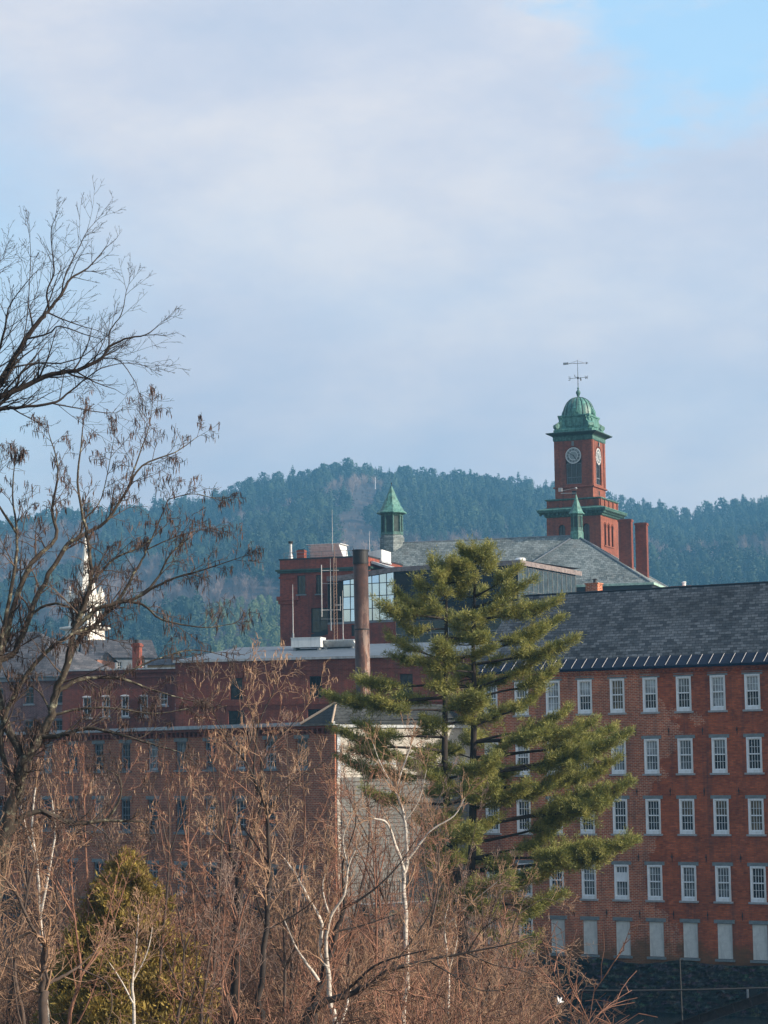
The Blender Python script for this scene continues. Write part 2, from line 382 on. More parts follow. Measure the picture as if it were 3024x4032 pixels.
    ow = MB(); ow.box(u_-.34,u_-.25,-.72,-.5,z_-.36,z_+.36); ow.box(u_-.25,u_+.25,-.72,-.5,z_-.38,z_-.3); ow.build('opening_frame', M['sill'], o)
    # chimney stubs standing behind the ridge
    for x, y, w_, vv in ((2329, 2300, .42, 8.6), (2680, 2312, .62, 8.2)):
        a, z = F.on(x, y, vv); st = MB(); st.box(a-w_,a+w_,vv,vv+.7,zr-1.6,z); st.box(a-w_-.05,a+w_+.05,vv-.05,vv+.75,z,z+.08); o = st.build('chimney', M['brick_mill'], root)
        p = MB(); p.tube((a+.1,vv+.3,z+.08),(a+.1,vv+.3,z+.3),.12,.12,8); p.tube((a+.1,vv+.3,z+.3),(a+.1,vv+.3,z+.36),.17,.1,8); p.build('flue_cap', M['white'] if x > 2500 else M['iron'], o)
    return F, uL, uR, zg, ze, zr
def rubble_mat():
    n = NT('rubble_stone'); v = n.t.nodes.new('ShaderNodeTexVoronoi'); mp = n.t.nodes.new('ShaderNodeMapping'); mp.inputs['Scale'].default_value = (1.3, 1.3, 3.6)
    n.l(n.coord(), mp.inputs[0]); n.l(mp.outputs[0], v.inputs['Vector']); v.inputs['Scale'].default_value = 1.6
    c = n.ramp(n.noise(n.coord(), 3, 6, .75), [(.3, (.004,.004,.004)), (.5, (.02,.02,.018)), (.66, (.15,.14,.12))])
    c = n.mix(.6, c, n.mix(1., c, v.outputs['Color'], 'MULTIPLY')); n.color(c); n.bump(v.outputs['Distance'], .8, .1); return n.rough(.8)
M['rubble'] = rubble_mat()
MILL = mill()

# ================================================================== generic old building pieces
def small_window(root, F, u, a, b, w, frame, mat='glass', v=0., arch=False, rows=2, colsn=2, lintel=None, sill=None, name='window', fw=.07, rec=.12):
    mb = MB(); H = b-a; hw = w/2; y = v+rec
    mb.box(u-hw,u-hw+fw,y,y+.08,a,b); mb.box(u+hw-fw,u+hw,y,y+.08,a,b); mb.box(u-hw+fw,u+hw-fw,y,y+.08,b-fw,b); mb.box(u-hw+fw,u+hw-fw,y,y+.08,a,a+fw*1.3)
    for k in range(1, rows): z = a+H*k/rows; mb.box(u-hw+fw,u+hw-fw,y+.015,y+.065,z-.025,z+.025)
    for k in range(1, colsn): x = u-hw+w*k/colsn; mb.box(x-.015,x+.015,y+.02,y+.06,a+fw,b-fw)
    o = mb.build(name, M[frame], root)
    g = MB(); g.box(u-hw+.02,u+hw-.02,y+.066,y+.1,a+.02,b-.02); g.build('pane', M[mat], o)
    if arch:
        g = MB(); n = 8; pts = [(u-hw*1.12*math.cos(math.pi*k/n), v-.03, b-.02+hw*.38*math.sin(math.pi*k/n)) for k in range(n+1)]
        pts2 = [(p[0], v+.14, p[2]) for p in pts]; g.face(*reversed(pts))
        for k in range(n): g.face(pts[k], pts[k+1], pts2[k+1], pts2[k])
        g.build('arched_head', M[arch], o)
    if lintel: g = MB(); g.box(u-hw-.15,u+hw+.15,v-.04,v+.15,b,b+.22); g.build('lintel', M[lintel], o)
    if sill: g = MB(); g.box(u-hw-.12,u+hw+.12,v-.1,v+.15,a-.13,a); g.build('sill', M[sill], o)
    return o
def shell(mb, u0, u1, v0, v1, z0, z1, ops=()):
    wall(mb, u0, u1, z0, z1, list(ops), v0, .25)
    mb.face((u1,v0,z0),(u1,v1,z0),(u1,v1,z1),(u1,v0,z1)); mb.face((u0,v1,z0),(u0,v0,z0),(u0,v0,z1),(u0,v1,z1)); mb.face((u1,v1,z0),(u0,v1,z0),(u0,v1,z1),(u1,v1,z1))
    return mb

# ================================================================== LEFT MILL
LF = Fr(1318, 3000, 130, 45, 0)
def left_mill():
    F = LF; root = F.thing('weathered_mill', 'weathered brick mill with grey framed windows and thin white roof edge, behind bare bushes', 'mill building')
    ze = F.on(1300, 2848)[1]; uL = F.on(-700, 3000)[0]; zg = F.on(800, 3560)[1]
    ua = F.on(388, 3000)[0]; ub = F.on(1189, 3000)[0]; du = (ub-ua)/7.; cols = [ub-du*k for k in range(-0, 14)]
    zr = [(F.on(812, 3030)[1], F.on(812, 2918)[1]), (F.on(812, 3278)[1], F.on(812, 3148)[1]), (F.on(672, 3515)[1], F.on(672, 3405)[1])]
    hw = .5; ops = []; W = []
    for r, (a, b) in enumerate(zr):
        for k, u in enumerate(cols):
            if u < uL+1: continue
            if r == 1 and k == 0: continue
            ops.append((u-hw, u+hw, a, b)); W.append((u, a, b, r, k))
    mb = MB(); wall(mb, uL, 0, zg, ze, ops, 0, .25)
    mb.face((0,0,zg),(0,0.01,zg),(0,.01,ze),(0,0,ze)); mb.face((uL,14,zg),(uL,0,zg),(uL,0,ze),(uL,14,ze))
    zb = (F.on(800,3318)[1]); mb.box(uL,0.02,-.1,-.002,zb-.1,zb+.05); mb.box(uL,.02,-.07,-.002,zb-.32,zb-.2)
    mb.box(-.55,.12,-.1,-.003,zg,ze-.15); mb.build('wall', M['brick_left'], root)
    c = MB(); c.box(uL,.25,-.32,.0,ze-.28,ze-.12); u = uL
    while u < 0: c.box(u,u+.17,-.24,-.003,ze-.55,ze-.28); u += .42
    c.build('cornice', M['brick_dark'], root)
    c = MB(); c.box(uL,.4,-.45,-.32,ze-.1,ze+.1); c.box(uL,.4,-.32,.1,ze-.118,ze-.06); c.build('roof_edge', M['white_old'], root)
    c = MB(); c.add([(uL,-.32,ze+.1),(.3,-.32,ze+.1),(.3,10,ze+.35),(uL,10,ze+.35)], [(0,1,2,3)]); c.build('roof', M['dark'], root)
    rr = random.Random(5)
    for u, a, b, r, k in W: small_window(root, F, u, a, b, .98, 'greyframe' if rr.random() < .7 else 'white_old', rr.choice(['glass','glass','glass_amber','glass_grey']), rows=4, colsn=3, lintel='stone', sill='stone', fw=.1)
    fo = MB(); nu = 60; V = []; 
    from mathutils import noise as mn
    for j in range(9):
        for i in range(nu+1):
            u = uL+(.3-uL)*i/nu; z = zg+.1-3.4*(8-j)/8; V.append((u, -.25-.25*mn.noise((u, z*2, 4))-(zg-z)*.12, z))
    fo.add(V, [(j*(nu+1)+i, j*(nu+1)+i+1, (j+1)*(nu+1)+i+1, (j+1)*(nu+1)+i) for j in range(8) for i in range(nu)]); fo.build('foundation', M['rubble'], root)
    return root
left_mill()
def clap_mat():
    n = NT('white_clapboard'); sp = n.t.nodes.new('ShaderNodeSeparateXYZ'); n.l(n.coord(), sp.inputs[0])
    c = n.ramp(n.noise(n.coord(), 1.2, 6, .7), [(.3, (.26,.24,.21)), (.6, (.46,.43,.37))])
    c = n.mix(n.ramp(n.noise(n.coord(), 7, 4, .8), [(.58, 0), (.7, .5)]), c, (.3,.27,.23)); n.color(c); return n.rough(.8)
M['clap'] = clap_mat()
M['grey_boards'] = plain('dark_grey_boards', (.14,.14,.13), .85, var=.3, scale=1.5, streak=(.07,.07,.065))  # darker grey for the boards low on the annex wall
def annex():
    # its lit side runs away to the right from the corner of the left mill
    F = LF; root = F.thing('clapboard_annex', 'cream clapboard annex with sunlit side wall wedged between the two brick mills', 'annex')
    za = F.on(1330, 2850)[1]; zb = 1.5; L = 11.3; x = .12
    mb = MB(); st = .19; z = za-2.3       # upper smooth panels, clapboards below
    mb.box(x-.3,x,.05,L,za-2.3,za-.2)
    for k in range(int((z-zb)/st)):
        t = z-k*st; mb.add([(x-.02,.05,t),(x-.02,L,t),(x+.035,.05,t-st),(x+.035,L,t-st),(x-.02,.05,t-st),(x-.02,L,t-st)], [(0,2,3,1),(2,4,5,3)])
    mb.box(x-.3,x-.021,.05,L,zb,z); mb.build('siding', M['clap'], root)
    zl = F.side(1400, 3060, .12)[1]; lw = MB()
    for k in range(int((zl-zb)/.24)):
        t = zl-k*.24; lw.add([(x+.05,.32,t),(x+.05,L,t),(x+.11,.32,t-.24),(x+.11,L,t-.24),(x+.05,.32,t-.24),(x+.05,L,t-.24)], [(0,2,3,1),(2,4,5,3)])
    tag(lw.build('lower_boards', M['grey_boards'], root), 'darker grey lower boards')
    t = MB(); t.box(x-.3,x+.16,.0,L,za-.2,za+.02); t.box(x,x+.06,.05,.3,F.side(1400, 3060, .12)[1],za-.2); t.box(x,x+.05,.3,L,za-2.32,za-2.22); t.box(x,x+.04,3.6,3.68,za-2.2,za-.2); t.build('trim', M['white_old'], root)
    r = MB(); A = (x+.3,-.6,za+.03); B = (x+.3,L,za+.03); C = (-2.2,L,za+.03); D = (-2.2,-.6,za+.03)
    zt = F.on(1316, 2768, 1.2)[1]; e = (-.9,1.0,zt); f = (-.9,L-1.5,zt)
    r.face(A,B,f,e); r.face(B,C,f); r.face(C,D,e,f); r.face(D,A,e); r.build('hipped_roof', M['dark_shingle'], root)
    t = MB(); t.bar(A,e,.1); t.bar(D,e,.14); t.build('hip_flashing', M['tan'], root)
M['dark_shingle'] = slate('dark_shingle', (.05,.055,.055), (.03,.034,.034), (.01,.01,.01), row=.2, bw=.4)
annex()

# ================================================================== LONG BRICK BLOCK BEHIND
BF = Fr(1240, 2700, 172, 15, 3)
def back_mill():
    F = BF; root = F.thing('long_brick_building', 'long dark red brick building with sloping blue grey metal roof, behind the smokestack', 'brick building')
    ze = F.on(1200, 2592)[1]; uL = F.on(690, 2700)[0]; uR = F.on(2060, 2700)[0]
    wr = [F.on(1243, y)[1] for y in (2748, 2662, 2860, 2792)]
    us = [F.on(x, 2720)[0] for x in (930, 1243, 1600, 1930)]; ops = []
    for u in us: ops += [(u-.5, u+.5, wr[0], wr[1]), (u-.65, u+.65, wr[2], wr[3])]
    mb = shell(MB(), uL, uR, 0, 16, 0, ze-.1, ops); z = F.on(1000, 2640)[1]; mb.box(uL,uR,-.05,-.003,z-.08,z+.06)
    z = F.on(1000, 2775)[1]; mb.box(uL,uR,-.06,-.003,z-.05,z+.03); mb.build('wall', M['brick_dark'], root)
    c = MB(); c.box(uL-.1,uR+.1,-.25,.05,ze-.1,ze+.06); c.build('roof_edge', M['white_old'], root)
    zt = F.on(1100, 2545, 9)[1]; c = MB(); c.face((uL,-.2,ze+.07),(uR,-.2,ze+.07),(uR,9,zt),(uL+2,9,zt)); c.face((uR,16,ze),(uL,16,ze),(uL+2,9,zt),(uR,9,zt)); c.face((uL,16,ze),(uL,-.2,ze+.07),(uL+2,9,zt)); c.build('roof', M['metal_roof'], root)
    for k, u in enumerate(us):
        small_window(root, F, u, wr[0], wr[1], 1., 'dark', 'tinted' if k == 1 else 'glass', rows=2); small_window(root, F, u, wr[2], wr[3], 1.3, 'dark', 'greenglass')
    return ze, zt
ZB = back_mill()
# white rooftop units on its roof
def hvac(name, label, F, v, x0, x1, y0, y1, dep, kind, sl=0, group=None):
    u0, z0 = F.on(x0, y1, v); u1, _ = F.on(x1, y1, v); _, z1 = F.on((x0+x1)/2, y0, v)
    loc = F.w((u0+u1)/2, v, z0); r = thing(name, label, 'rooftop unit', loc, -F.a, group); w = (u1-u0)/2; h = z1-z0
    mb = MB()
    mb.add([(-w,sl,0),(w,sl,0),(w,dep,0),(-w,dep,0),(-w+sl*.5,0,h),(w-sl*.2,0,h),(w-sl*.2,dep,h),(-w+sl*.5,dep,h)], [(0,3,2,1),(4,5,6,7),(0,1,5,4),(1,2,6,5),(2,3,7,6),(3,0,4,7)])
    mb.box(-w-.03,w+.03,-.03,dep+.03,h,h+.05); mb.build('casing', M['unit_white'], r)
    if kind == 'louvre':
        l = MB(); n = 7
        for k in range(n):
            z = h*(.1+.8*k/n); y = sl*(1-z/h)-.04; l.add([(-w*.93,y,z),(w*.7,y,z),(w*.7,y-.07,z+h*.07),(-w*.93,y-.07,z+h*.07),(-w*.93,y+.03,z+h*.07),(w*.7,y+.03,z+h*.07)], [(0,1,2,3),(3,2,5,4)])
        l.build('louvres', M['white'], r)
    for a in (-w*.8, w*.8): lg = MB(); lg.box(a-.08,a+.08,.1,dep-.1,-.45,0); lg.build('support_rail', M['greysteel'], r)
M['unit_white'] = plain('unit_enamel', (.7,.72,.72), .5, var=.08, streak=(.5,.52,.52))
hvac('rooftop_unit', 'plain white boxy duct unit on the blue grey roof left of the smokestack', BF, 5, 1146, 1262, 2512, 2550, 1.4, 'box')
hvac('rooftop_unit', 'low white louvred unit touching the left side of the smokestack', BF, 5.6, 1268, 1396, 2521, 2548, 1.6, 'louvre', .6)

# ================================================================== SMOKESTACK
def stack():
    p = P(1440, 2790, 150); t = P(1419, 2168, 150); base = Vector((p.x, 150, 3.))
    r = thing('smokestack', 'tall rusty brown steel smokestack with a blackened rim', 'smokestack', base)
    H = t.z-3; ox = t.x-p.x
    n = NT('rusted_steel'); mp = n.t.nodes.new('ShaderNodeMapping'); mp.inputs['Scale'].default_value = (2.2,2.2,.45); n.l(n.coord(), mp.inputs[0])
    c = n.ramp(n.noise(n.coord(), 1.1, 6, .7), [(.3, (.022,.014,.012)), (.5, (.06,.03,.022)), (.7, (.11,.05,.034))])
    sp = n.t.nodes.new('ShaderNodeSeparateXYZ'); n.l(n.coord(), sp.inputs[0])
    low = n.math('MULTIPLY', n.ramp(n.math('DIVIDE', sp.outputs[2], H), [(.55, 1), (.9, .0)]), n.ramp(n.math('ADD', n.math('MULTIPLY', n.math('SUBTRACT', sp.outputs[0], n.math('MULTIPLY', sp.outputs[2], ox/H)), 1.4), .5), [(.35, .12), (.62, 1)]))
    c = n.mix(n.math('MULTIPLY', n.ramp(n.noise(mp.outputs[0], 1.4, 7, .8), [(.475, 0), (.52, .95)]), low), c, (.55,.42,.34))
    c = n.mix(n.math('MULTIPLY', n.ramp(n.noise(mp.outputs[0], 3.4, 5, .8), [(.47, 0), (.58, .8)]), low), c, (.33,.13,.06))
    n.color(c); n.b.inputs['Metallic'].default_value = .1; m = n.rough(.65)
    mb = MB(); rr = .485; hh = H-.9
    mb.tube((0,0,0),(ox*hh/H,0,hh),rr,rr,28); o = mb.build('pipe', m, r)
    for q in o.data.polygons: q.use_smooth = len(q.vertices) == 4
    mb = MB(); mb.tube((ox*hh/H,0,hh),(ox,0,H),rr+.03,rr+.03,28); mb.tube((ox,0,H-.03),(ox,0,H+.04),rr+.07,rr+.07,28); mb.build('blackened_rim', M['iron'], r)
    for f, e_, t_ in ((.62,.05,.12),(.2,.02,.07),(.4,.02,.07),(.8,.02,.07),(.968,.05,.1)):
        mb = MB(); mb.tube((ox*f,0,H*f),(ox*f,0,H*f+t_),rr+e_,rr+e_,28)
        if f == .62: mb.tube((ox*f-rr,0,H*f+.06),(ox*f-.8,-.1,H*f-.02),.03,.03,5)
        mb.build('band', M['iron'], r)
    mb = MB()
    for a in (210, 330, 90): mb.tube((ox*.62+rr*math.cos(R(a)),rr*math.sin(R(a)),H*.63),(6*math.cos(R(a)),6*math.sin(R(a)),4.5),.012,None,4)
    mb.build('guy_wires', M['iron'], r)
    q = MB(); q.tube((ox-.46,0,H),(ox-.46,0,H+.16),.03,.02,5); q.build('lightning_rod', M['iron'], r)
stack()

# ================================================================== TOWN HALL (hipped slate roof)
HF = Fr(2560, 2293, 236, 17, 8)
def hall():
    F = HF; root = F.thing('town_hall', 'town hall with big green grey hipped slate roof and pale copper eaves', 'town hall')
    ze = F.on(2560, 2293)[1]; uL = F.on(1945, 2305)[0]; W = -uL; va = 8.3; ua, za = F.on(2268, 2108, va)
    vb = 17.5
    r = MB(); a = (ua, va, za); o_ = .0
    r.face((uL,0,ze),(0,0,ze),a); r.face((0,0,ze),(0,vb,ze),a); r.face((0,vb,ze),(uL,vb,ze),a); r.face((uL,vb,ze),(uL,0,ze),a)
    # main range to the left with its own ridge
    u2, z2 = F.on(1548, 2142, va); z2 = za; uM = u2-4.5
    r.face((uM,va-7.5,ze-.6),(ua,va-7.5,ze-.6),(ua,va,za-.01),(u2,va,z2-.01)); r.face((ua,va+7.5,ze-.6),(uM,va+7.5,ze-.6),(u2,va,z2-.01),(ua,va,za-.01)); r.face((uM,va+7.5,ze-.6),(uM,va-7.5,ze-.6),(u2,va,z2-.01))
    r.build('slate_roof', M['slate_hall'], root)
    t = MB()
    for q in ((uL,0,ze),(0,0,ze),(0,vb,ze)): t.bar((q[0],q[1],q[2]+.05),(a[0],a[1],a[2]+.03),.13)
    t.bar((u2,va,z2),(ua,va,za),.1); t.build('hip_cap', M['greysteel'], root)
    e = MB(); e.box(uL-.4,.45,-.45,-.02,ze-.26,ze-.02); e.box(.02,.45,-.02,vb,ze-.26,ze-.02); e.build('gutter', M['copper_pale'], root)
    e = MB(); e.box(uL-.2,.22,-.28,-.03,ze-.7,ze-.26); e.box(.03,.25,-.03,vb,ze-.7,ze-.26); e.build('eaves_frieze', M['dark'], root)
    mb = MB(); ops = [(-W+3+k*2.6, -W+4.3+k*2.6, ze-3.6, ze-1.4) for k in range(5)]
    shell(mb, uL, 0, 0.6, vb-.5, 8-8, ze-.3, ops); mb.box(uM,uL,va-6.9,va+7,0,ze-.9); mb.build('wall', M['brick_tower'], root)
    for o in ops: small_window(root, F, (o[0]+o[1])/2, o[2], o[3], o[1]-o[0], 'dark', 'glass', v=.6)
    # snow guards and a small vent slot
    sg = MB()
    for k in range(9):
        u = -1.2-k*1.75; f = .09; z = ze+(za-ze)*f; sg.box(u-.05,u+.05,va*f-.1,va*f,z,z+.32)
    sg.build('snow_guard', M['greysteel'], root)
    u, z = F.on(2214, 2255, 2.1); s = MB(); s.box(u-.1,u+.1,1.7,2.1,z-.35,z+.45); s.build('vent_pipe', M['iron'], root)
    # two tall chimneys on the sunlit slope
    for x0, x1, xr, yt, yb in ((2434, 2484, 2495, 2046, 2222), (2500, 2544, 2553, 2060, 2235)):
        vv = 8.6 if x0 < 2490 else 10.2
        u0, zt = F.on(x0, yt, vv); u1, _ = F.on(x1, yt, vv); c = MB(); c.box(u0,u1,vv,vv+1.0,ze,zt-.25); c.box(u0-.07,u1+.07,vv-.07,vv+1.07,zt-.25,zt); c.box(u0+.1,u1-.1,vv+.1,vv+.9,zt,zt+.05)
        o = c.build('tall_chimney', M['brick_chimney'], root)
    return root, F, ua, va, za, u2
HALL = hall()
def cupola(F, x, yb, yt, wpx, label, ye, ymid, v, octo=8):
    """louvred octagonal cupola: base y yb, eave y ye, tip yt"""
    u, zb = F.on(x, yb, v); zt = F.on(x, yt, v)[1]; ze = F.on(x, ye, v)[1]; zm = F.on(x, ymid, v)[1]
    d = (F.w(u,v,zb)-CAM).length; s = d/FX; w = wpx*s/2
    r = thing('cupola', label, 'cupola', F.w(u, v, zb-.6), -F.a)
    o = zb-.6; f = lambda z: z-o; rot = math.pi/8
    b = MB(); b.lathe([(w*1.12, -.4),(w*1.12, f(zm)-.35*(zm-zb)),(w*1.0, f(zm))], 8, (0,0), rot); b.build('base', M['slate_hall'] if wpx > 80 else M['copper'], r)
    b = MB(); b.lathe([(w*1.06,f(zm)),(w*1.06,f(zm)+.12),(w,f(zm)+.16),(w,f(zm)+.34)], 8, (0,0), rot)
    for i in range(8):
        a = rot+i*math.pi/4; b.tube((w*.95*math.cos(a),w*.95*math.sin(a),f(zm)),(w*.93*math.cos(a),w*.93*math.sin(a),f(ze)),.09*w,None,5)
    b.lathe([(w*.98,f(ze)-.3),(w*1.05,f(ze)-.1),(w*1.05,f(ze))], 8, (0,0), rot); b.build('frame', M['copper_dark'], r)
    b = MB(); n = 14
    for k in range(n):
        z = f(zm)+.3+(f(ze)-f(zm)-.55)*k/n; h = (f(ze)-f(zm)-.55)/n; b.lathe([(w*.93,z),(w*.84,z+h*.96)], 8, (0,0), rot)
    b.build('louvres', M['louvre'], r)
    b = MB(); H = f(zt)-f(ze); b.lathe([(w*1.38,f(ze)-.03),(w*1.40,f(ze)+.06),(w*1.15,f(ze)+H*.10),(w*.93,f(ze)+H*.24),(w*.82,f(ze)+H*.3),(w*.45,f(ze)+H*.62),(w*.06,f(ze)+H*.98)], 8, (0,0), rot)
    b.build('spire_roof', M['copper'], r)
    b = MB(); b.tube((0,0,f(zt)-.1),(0,0,f(zt)+.25),.04,.03,6); b.lathe([(.03,f(zt)+.2),(.1,f(zt)+.28),(.03,f(zt)+.36)], 8); b.build('finial', M['iron'], r)
    if wpx < 80:   # a vane of pipe and box on the small one
        q = MB(); q.tube((-1.7,0,f(zt)+.15),(.05,0,f(zt)+.1),.035,None,5); q.box(-1.95,-1.55,-.1,.1,f(zt)+.35,f(zt)+.75); q.tube((-1.6,0,f(zt)+.4),(.1,0,f(zt)+.7),.02,None,4); q.lathe([(.05,f(zt)+.5),(.17,f(zt)+.62),(.05,f(zt)+.75)], 8); q.build('wind_vane', M['seam'], r)
    return r
root, HFr, ua, va, za, u2 = HALL
cupola(HF, 1544, 2140, 1912, 86, 'large octagonal louvred cupola with green copper roof at the left end of the ridge', 2022, 2108, va)
cupola(HF, 2272, 2108, 1945, 46, 'small slender copper cupola at the peak of the hip, in front of the clock tower', 2024, 2090, va)

# ================================================================== CLOCK TOWER
TF = Fr(2365, 2050, 262, 23.5, 10)
def tower():
    F = TF; root = F.thing('clock_tower', 'square brick clock tower with a ribbed green copper dome and weathervane', 'clock tower')
    uA, _ = F.on(2152, 2040); W = -uA; cx = uA/2; cy = W/2
    z = lambda y, v=0: F.on(2300, y, v)[1]
    z1 = z(2032); z2 = z(1996); z3 = z(1962); z4 = z(1950)
    uB, _ = F.on(2181, 1850, .5); uC, _ = F.on(2326, 1850, .5); sw = (uC-uB)/2*1.03; cs = (uB+uC)/2
    ms = W*.0
    # lower block, arched windows
    mb = MB(); ars = []
    def archwall(mb, a0, a1, zz0, zz1, arcs, v, axis, flip):
        ops = [(a-w, a+w, b, c) for a, w, b, c in arcs]; wall(mb, a0, a1, zz0, zz1, ops, v, .35, axis, flip)
        sg = -1 if flip else 1
        T = (lambda a, b, zq: (a, b, zq)) if axis == 'u' else (lambda a, b, zq: (b, a, zq))
        for a, w, b, c in arcs:      # spandrels turn each square head into a round one
            n = 8; zc = c-w
            pts = [(a+w*math.cos(math.pi*k/n), zc+w*math.sin(math.pi*k/n)) for k in range(n+1)]
            for k in range(n):
                p, q = pts[k], pts[k+1]; mb.face(T(p[0],v,p[1]),T(p[0],v,c),T(q[0],v,c),T(q[0],v,q[1])); mb.face(T(p[0],v,p[1]),T(q[0],v,q[1]),T(q[0],v+.3*sg,q[1]),T(p[0],v+.3*sg,p[1]))
    ua1 = F.on(2212, 2090)[0]; ua2 = F.on(2308, 2090)[0]; zt_ = F.on(2212, 2066)[1]; fr_arcs = [(ua1, .42, zt_-2.6, zt_), (ua2, .42, zt_-2.6, zt_+.02)]
    sd = [F.side(x, 2100, 0)[0] for x in (2383, 2397, 2411)]; zs1 = F.side(2397, 2066, 0)[1]; zs0 = F.side(2397, 2150, 0)[1]
    sd_arcs = [(v, .34, zs0, zs1) for v in sd]
    archwall(mb, uA, 0, 0, z1, fr_arcs, 0, 'u', False); archwall(mb, 0, W, 0, z1, sd_arcs, 0, 'v', True)
    mb.face((uA,W,0),(uA,0,0),(uA,0,z1),(uA,W,z1)); mb.face((0,W,0),(uA,W,0),(uA,W,z1),(0,W,z1))
    for a, w, b, c in fr_arcs:
        for k in range(9):
            t0 = math.pi*k/8; mb.box(a+(w+.14)*math.cos(t0)-.06,a+(w+.14)*math.cos(t0)+.06,-.05,.0-.001,c-w+(w+.14)*math.sin(t0)-.05,c-w+(w+.14)*math.sin(t0)+.07)
    for a, w, b, c in sd_arcs:
        for k in range(9):
            t0 = math.pi*k/8; mb.box(.002,.06,a+(w+.12)*math.cos(t0)-.05,a+(w+.12)*math.cos(t0)+.05,c-w+(w+.12)*math.sin(t0)-.05,c-w+(w+.12)*math.sin(t0)+.06)
    mb.box(0.002,.1,sd[0]-.5,sd[2]+.5,zs0-.16,zs0-.02)
    mb.build('lower_stage', M['brick_tower'], root)
    for arcs, ax in ((fr_arcs, 'u'), (sd_arcs, 'v')):
        for a, w, b, c in arcs:
            g = MB(); 
            if ax == 'u': g.box(a-w,a+w,.28,.32,b,c)
            else: g.box(-.32,-.28,a-w,a+w,b,c)
            o = g.build('arched_window', M['glass'], root); g = MB()
            if ax == 'u': g.box(a-.04,a+.04,.22,.275,b,c); g.box(a-w,a+w,.22,.27,c-w-.04,c-w+.04)
            else: g.box(-.27,-.22,a-.035,a+.035,b,c)
            g.build('window_bars', M['dark'], o)
    # big cornice with modillions
    c = MB(); h = W/2; cm = cx
    c.sqstack([(h+.03,z1),(h+.18,z1+.1),(h+.22,z1+.3),(h+.78,z1+.52),(h+.86,z1+.62),(h+.86,z1+.74),(h+.5,z1+.95),(h-.05,z2+.12)], cm, cy); c.build('main_cornice', M['copper_dark'], root)
    c = MB(); c.sqstack([(h+.82,z1+.745),(h+.92,z1+.78),(h+.92,z1+.86),(h+.55,z1+1.0)], cm, cy); c.build('cornice_edge', M['copper'], root)
    c = MB(); n = 16
    for k in range(n):
        u = cm-h-.6+(2*h+1.2)*k/(n-1)
        c.box(u-.09,u+.09,cy-h-.6,cy-h-.2,z1+.24,z1+.44); c.box(cm+h+.2,cm+h+.6,u-cm+cy-.09,u-cm+cy+.09,z1+.24,z1+.44)
    c.build('modillion', M['copper_dark'], root)
    # parapet with little balusters panels
    c = MB(); zp0 = z2+.05; zp1 = z(1966); c.sqstack([(h-.05,zp0),(h-.05,zp1)], cm, cy)
    for k in range(5):
        v = cy-h+.2+(2*h-.4)*k/4; c.box(cm+h-.05,cm+h+.08,v-.12,v+.12,zp0,zp1); u = v-cy+cm; c.box(u-.12,u+.12,cy-h-.08,cy-h+.05,zp0,zp1)
    c.build('parapet', M['brick_tower'], root)
    c = MB(); c.sqstack([(h+.02,zp1),(h+.14,zp1+.08),(h+.14,zp1+.2),(sw+.25,zp1+.3)], cm, cy); c.build('parapet_cap', M['copper_dark'], root)
    # shaft
    zs = zp1+.25; ztop = z(1729, .5); h2 = sw; vf = cy-h2; C0 = cs
    cu_, cz_ = F.on(2263, 1793, vf); zw1 = F.on(2263, 1905, vf)[1]; ax = C0; wr = .92
    arc = [(ax, wr+.06, zw1, cz_+wr+.12)]; mb = MB()
    archwall(mb, C0-h2, C0+h2, zs, ztop, arc, vf, 'u', False); archwall(mb, vf, vf+2*h2, zs, ztop, [(cy, wr+.06, zw1, cz_+wr+.12)], C0+h2, 'v', True)
    mb.face((C0-h2,vf+2*h2,zs),(C0-h2,vf,zs),(C0-h2,vf,ztop),(C0-h2,vf+2*h2,ztop)); mb.face((C0+h2,vf+2*h2,zs),(C0-h2,vf+2*h2,zs),(C0-h2,vf+2*h2,ztop),(C0+h2,vf+2*h2,ztop))
    zb1 = z(1915, .5); 
    for q in (C0-h2, C0+h2-.55): mb.box(q,q+.55,vf-.09,vf-.001,zb1+.1,ztop)
    for q in (vf, vf+2*h2-.55): mb.box(C0+h2+.001,C0+h2+.09,q,q+.55,zb1+.1,ztop)
    for k in range(17):
        t0 = math.pi*k/16; rr_ = wr+.2
        mb.box(ax+rr_*math.cos(t0)-.08,ax+rr_*math.cos(t0)+.08,vf-.06,vf-.001,cz_+.06+rr_*math.sin(t0)-.08,cz_+.06+rr_*math.sin(t0)+.08)
        mb.box(C0+h2+.001,C0+h2+.06,cy+rr_*math.cos(t0)-.08,cy+rr_*math.cos(t0)+.08,cz_+.06+rr_*math.sin(t0)-.08,cz_+.06+rr_*math.sin(t0)+.08)
    mb.sqstack([(h2+.02,zb1-.08),(h2+.2,zb1),(h2+.2,zb1+.12),(h2+.02,zb1+.2)], C0, cy); mb.build('shaft', M['brick_tower'], root)
    c = MB(); c.box(ax-.14,ax+.14,vf-.16,vf-.061,cz_+wr+.22,cz_+wr+.75); c.box(C0+h2+.061,C0+h2+.16,cy-.14,cy+.14,cz_+wr+.22,cz_+wr+.75); c.build('keystone', M['stone'], root)
    c = MB(); c.box(ax-.25,ax+.25,vf-.02,vf-.002,zs+.5,zs+.95); c.box(C0+h2+.002,C0+h2+.02,cy-.2,cy+.2,zs+.5,zs+1.); c.build('vent_slot', M['iron'], root)
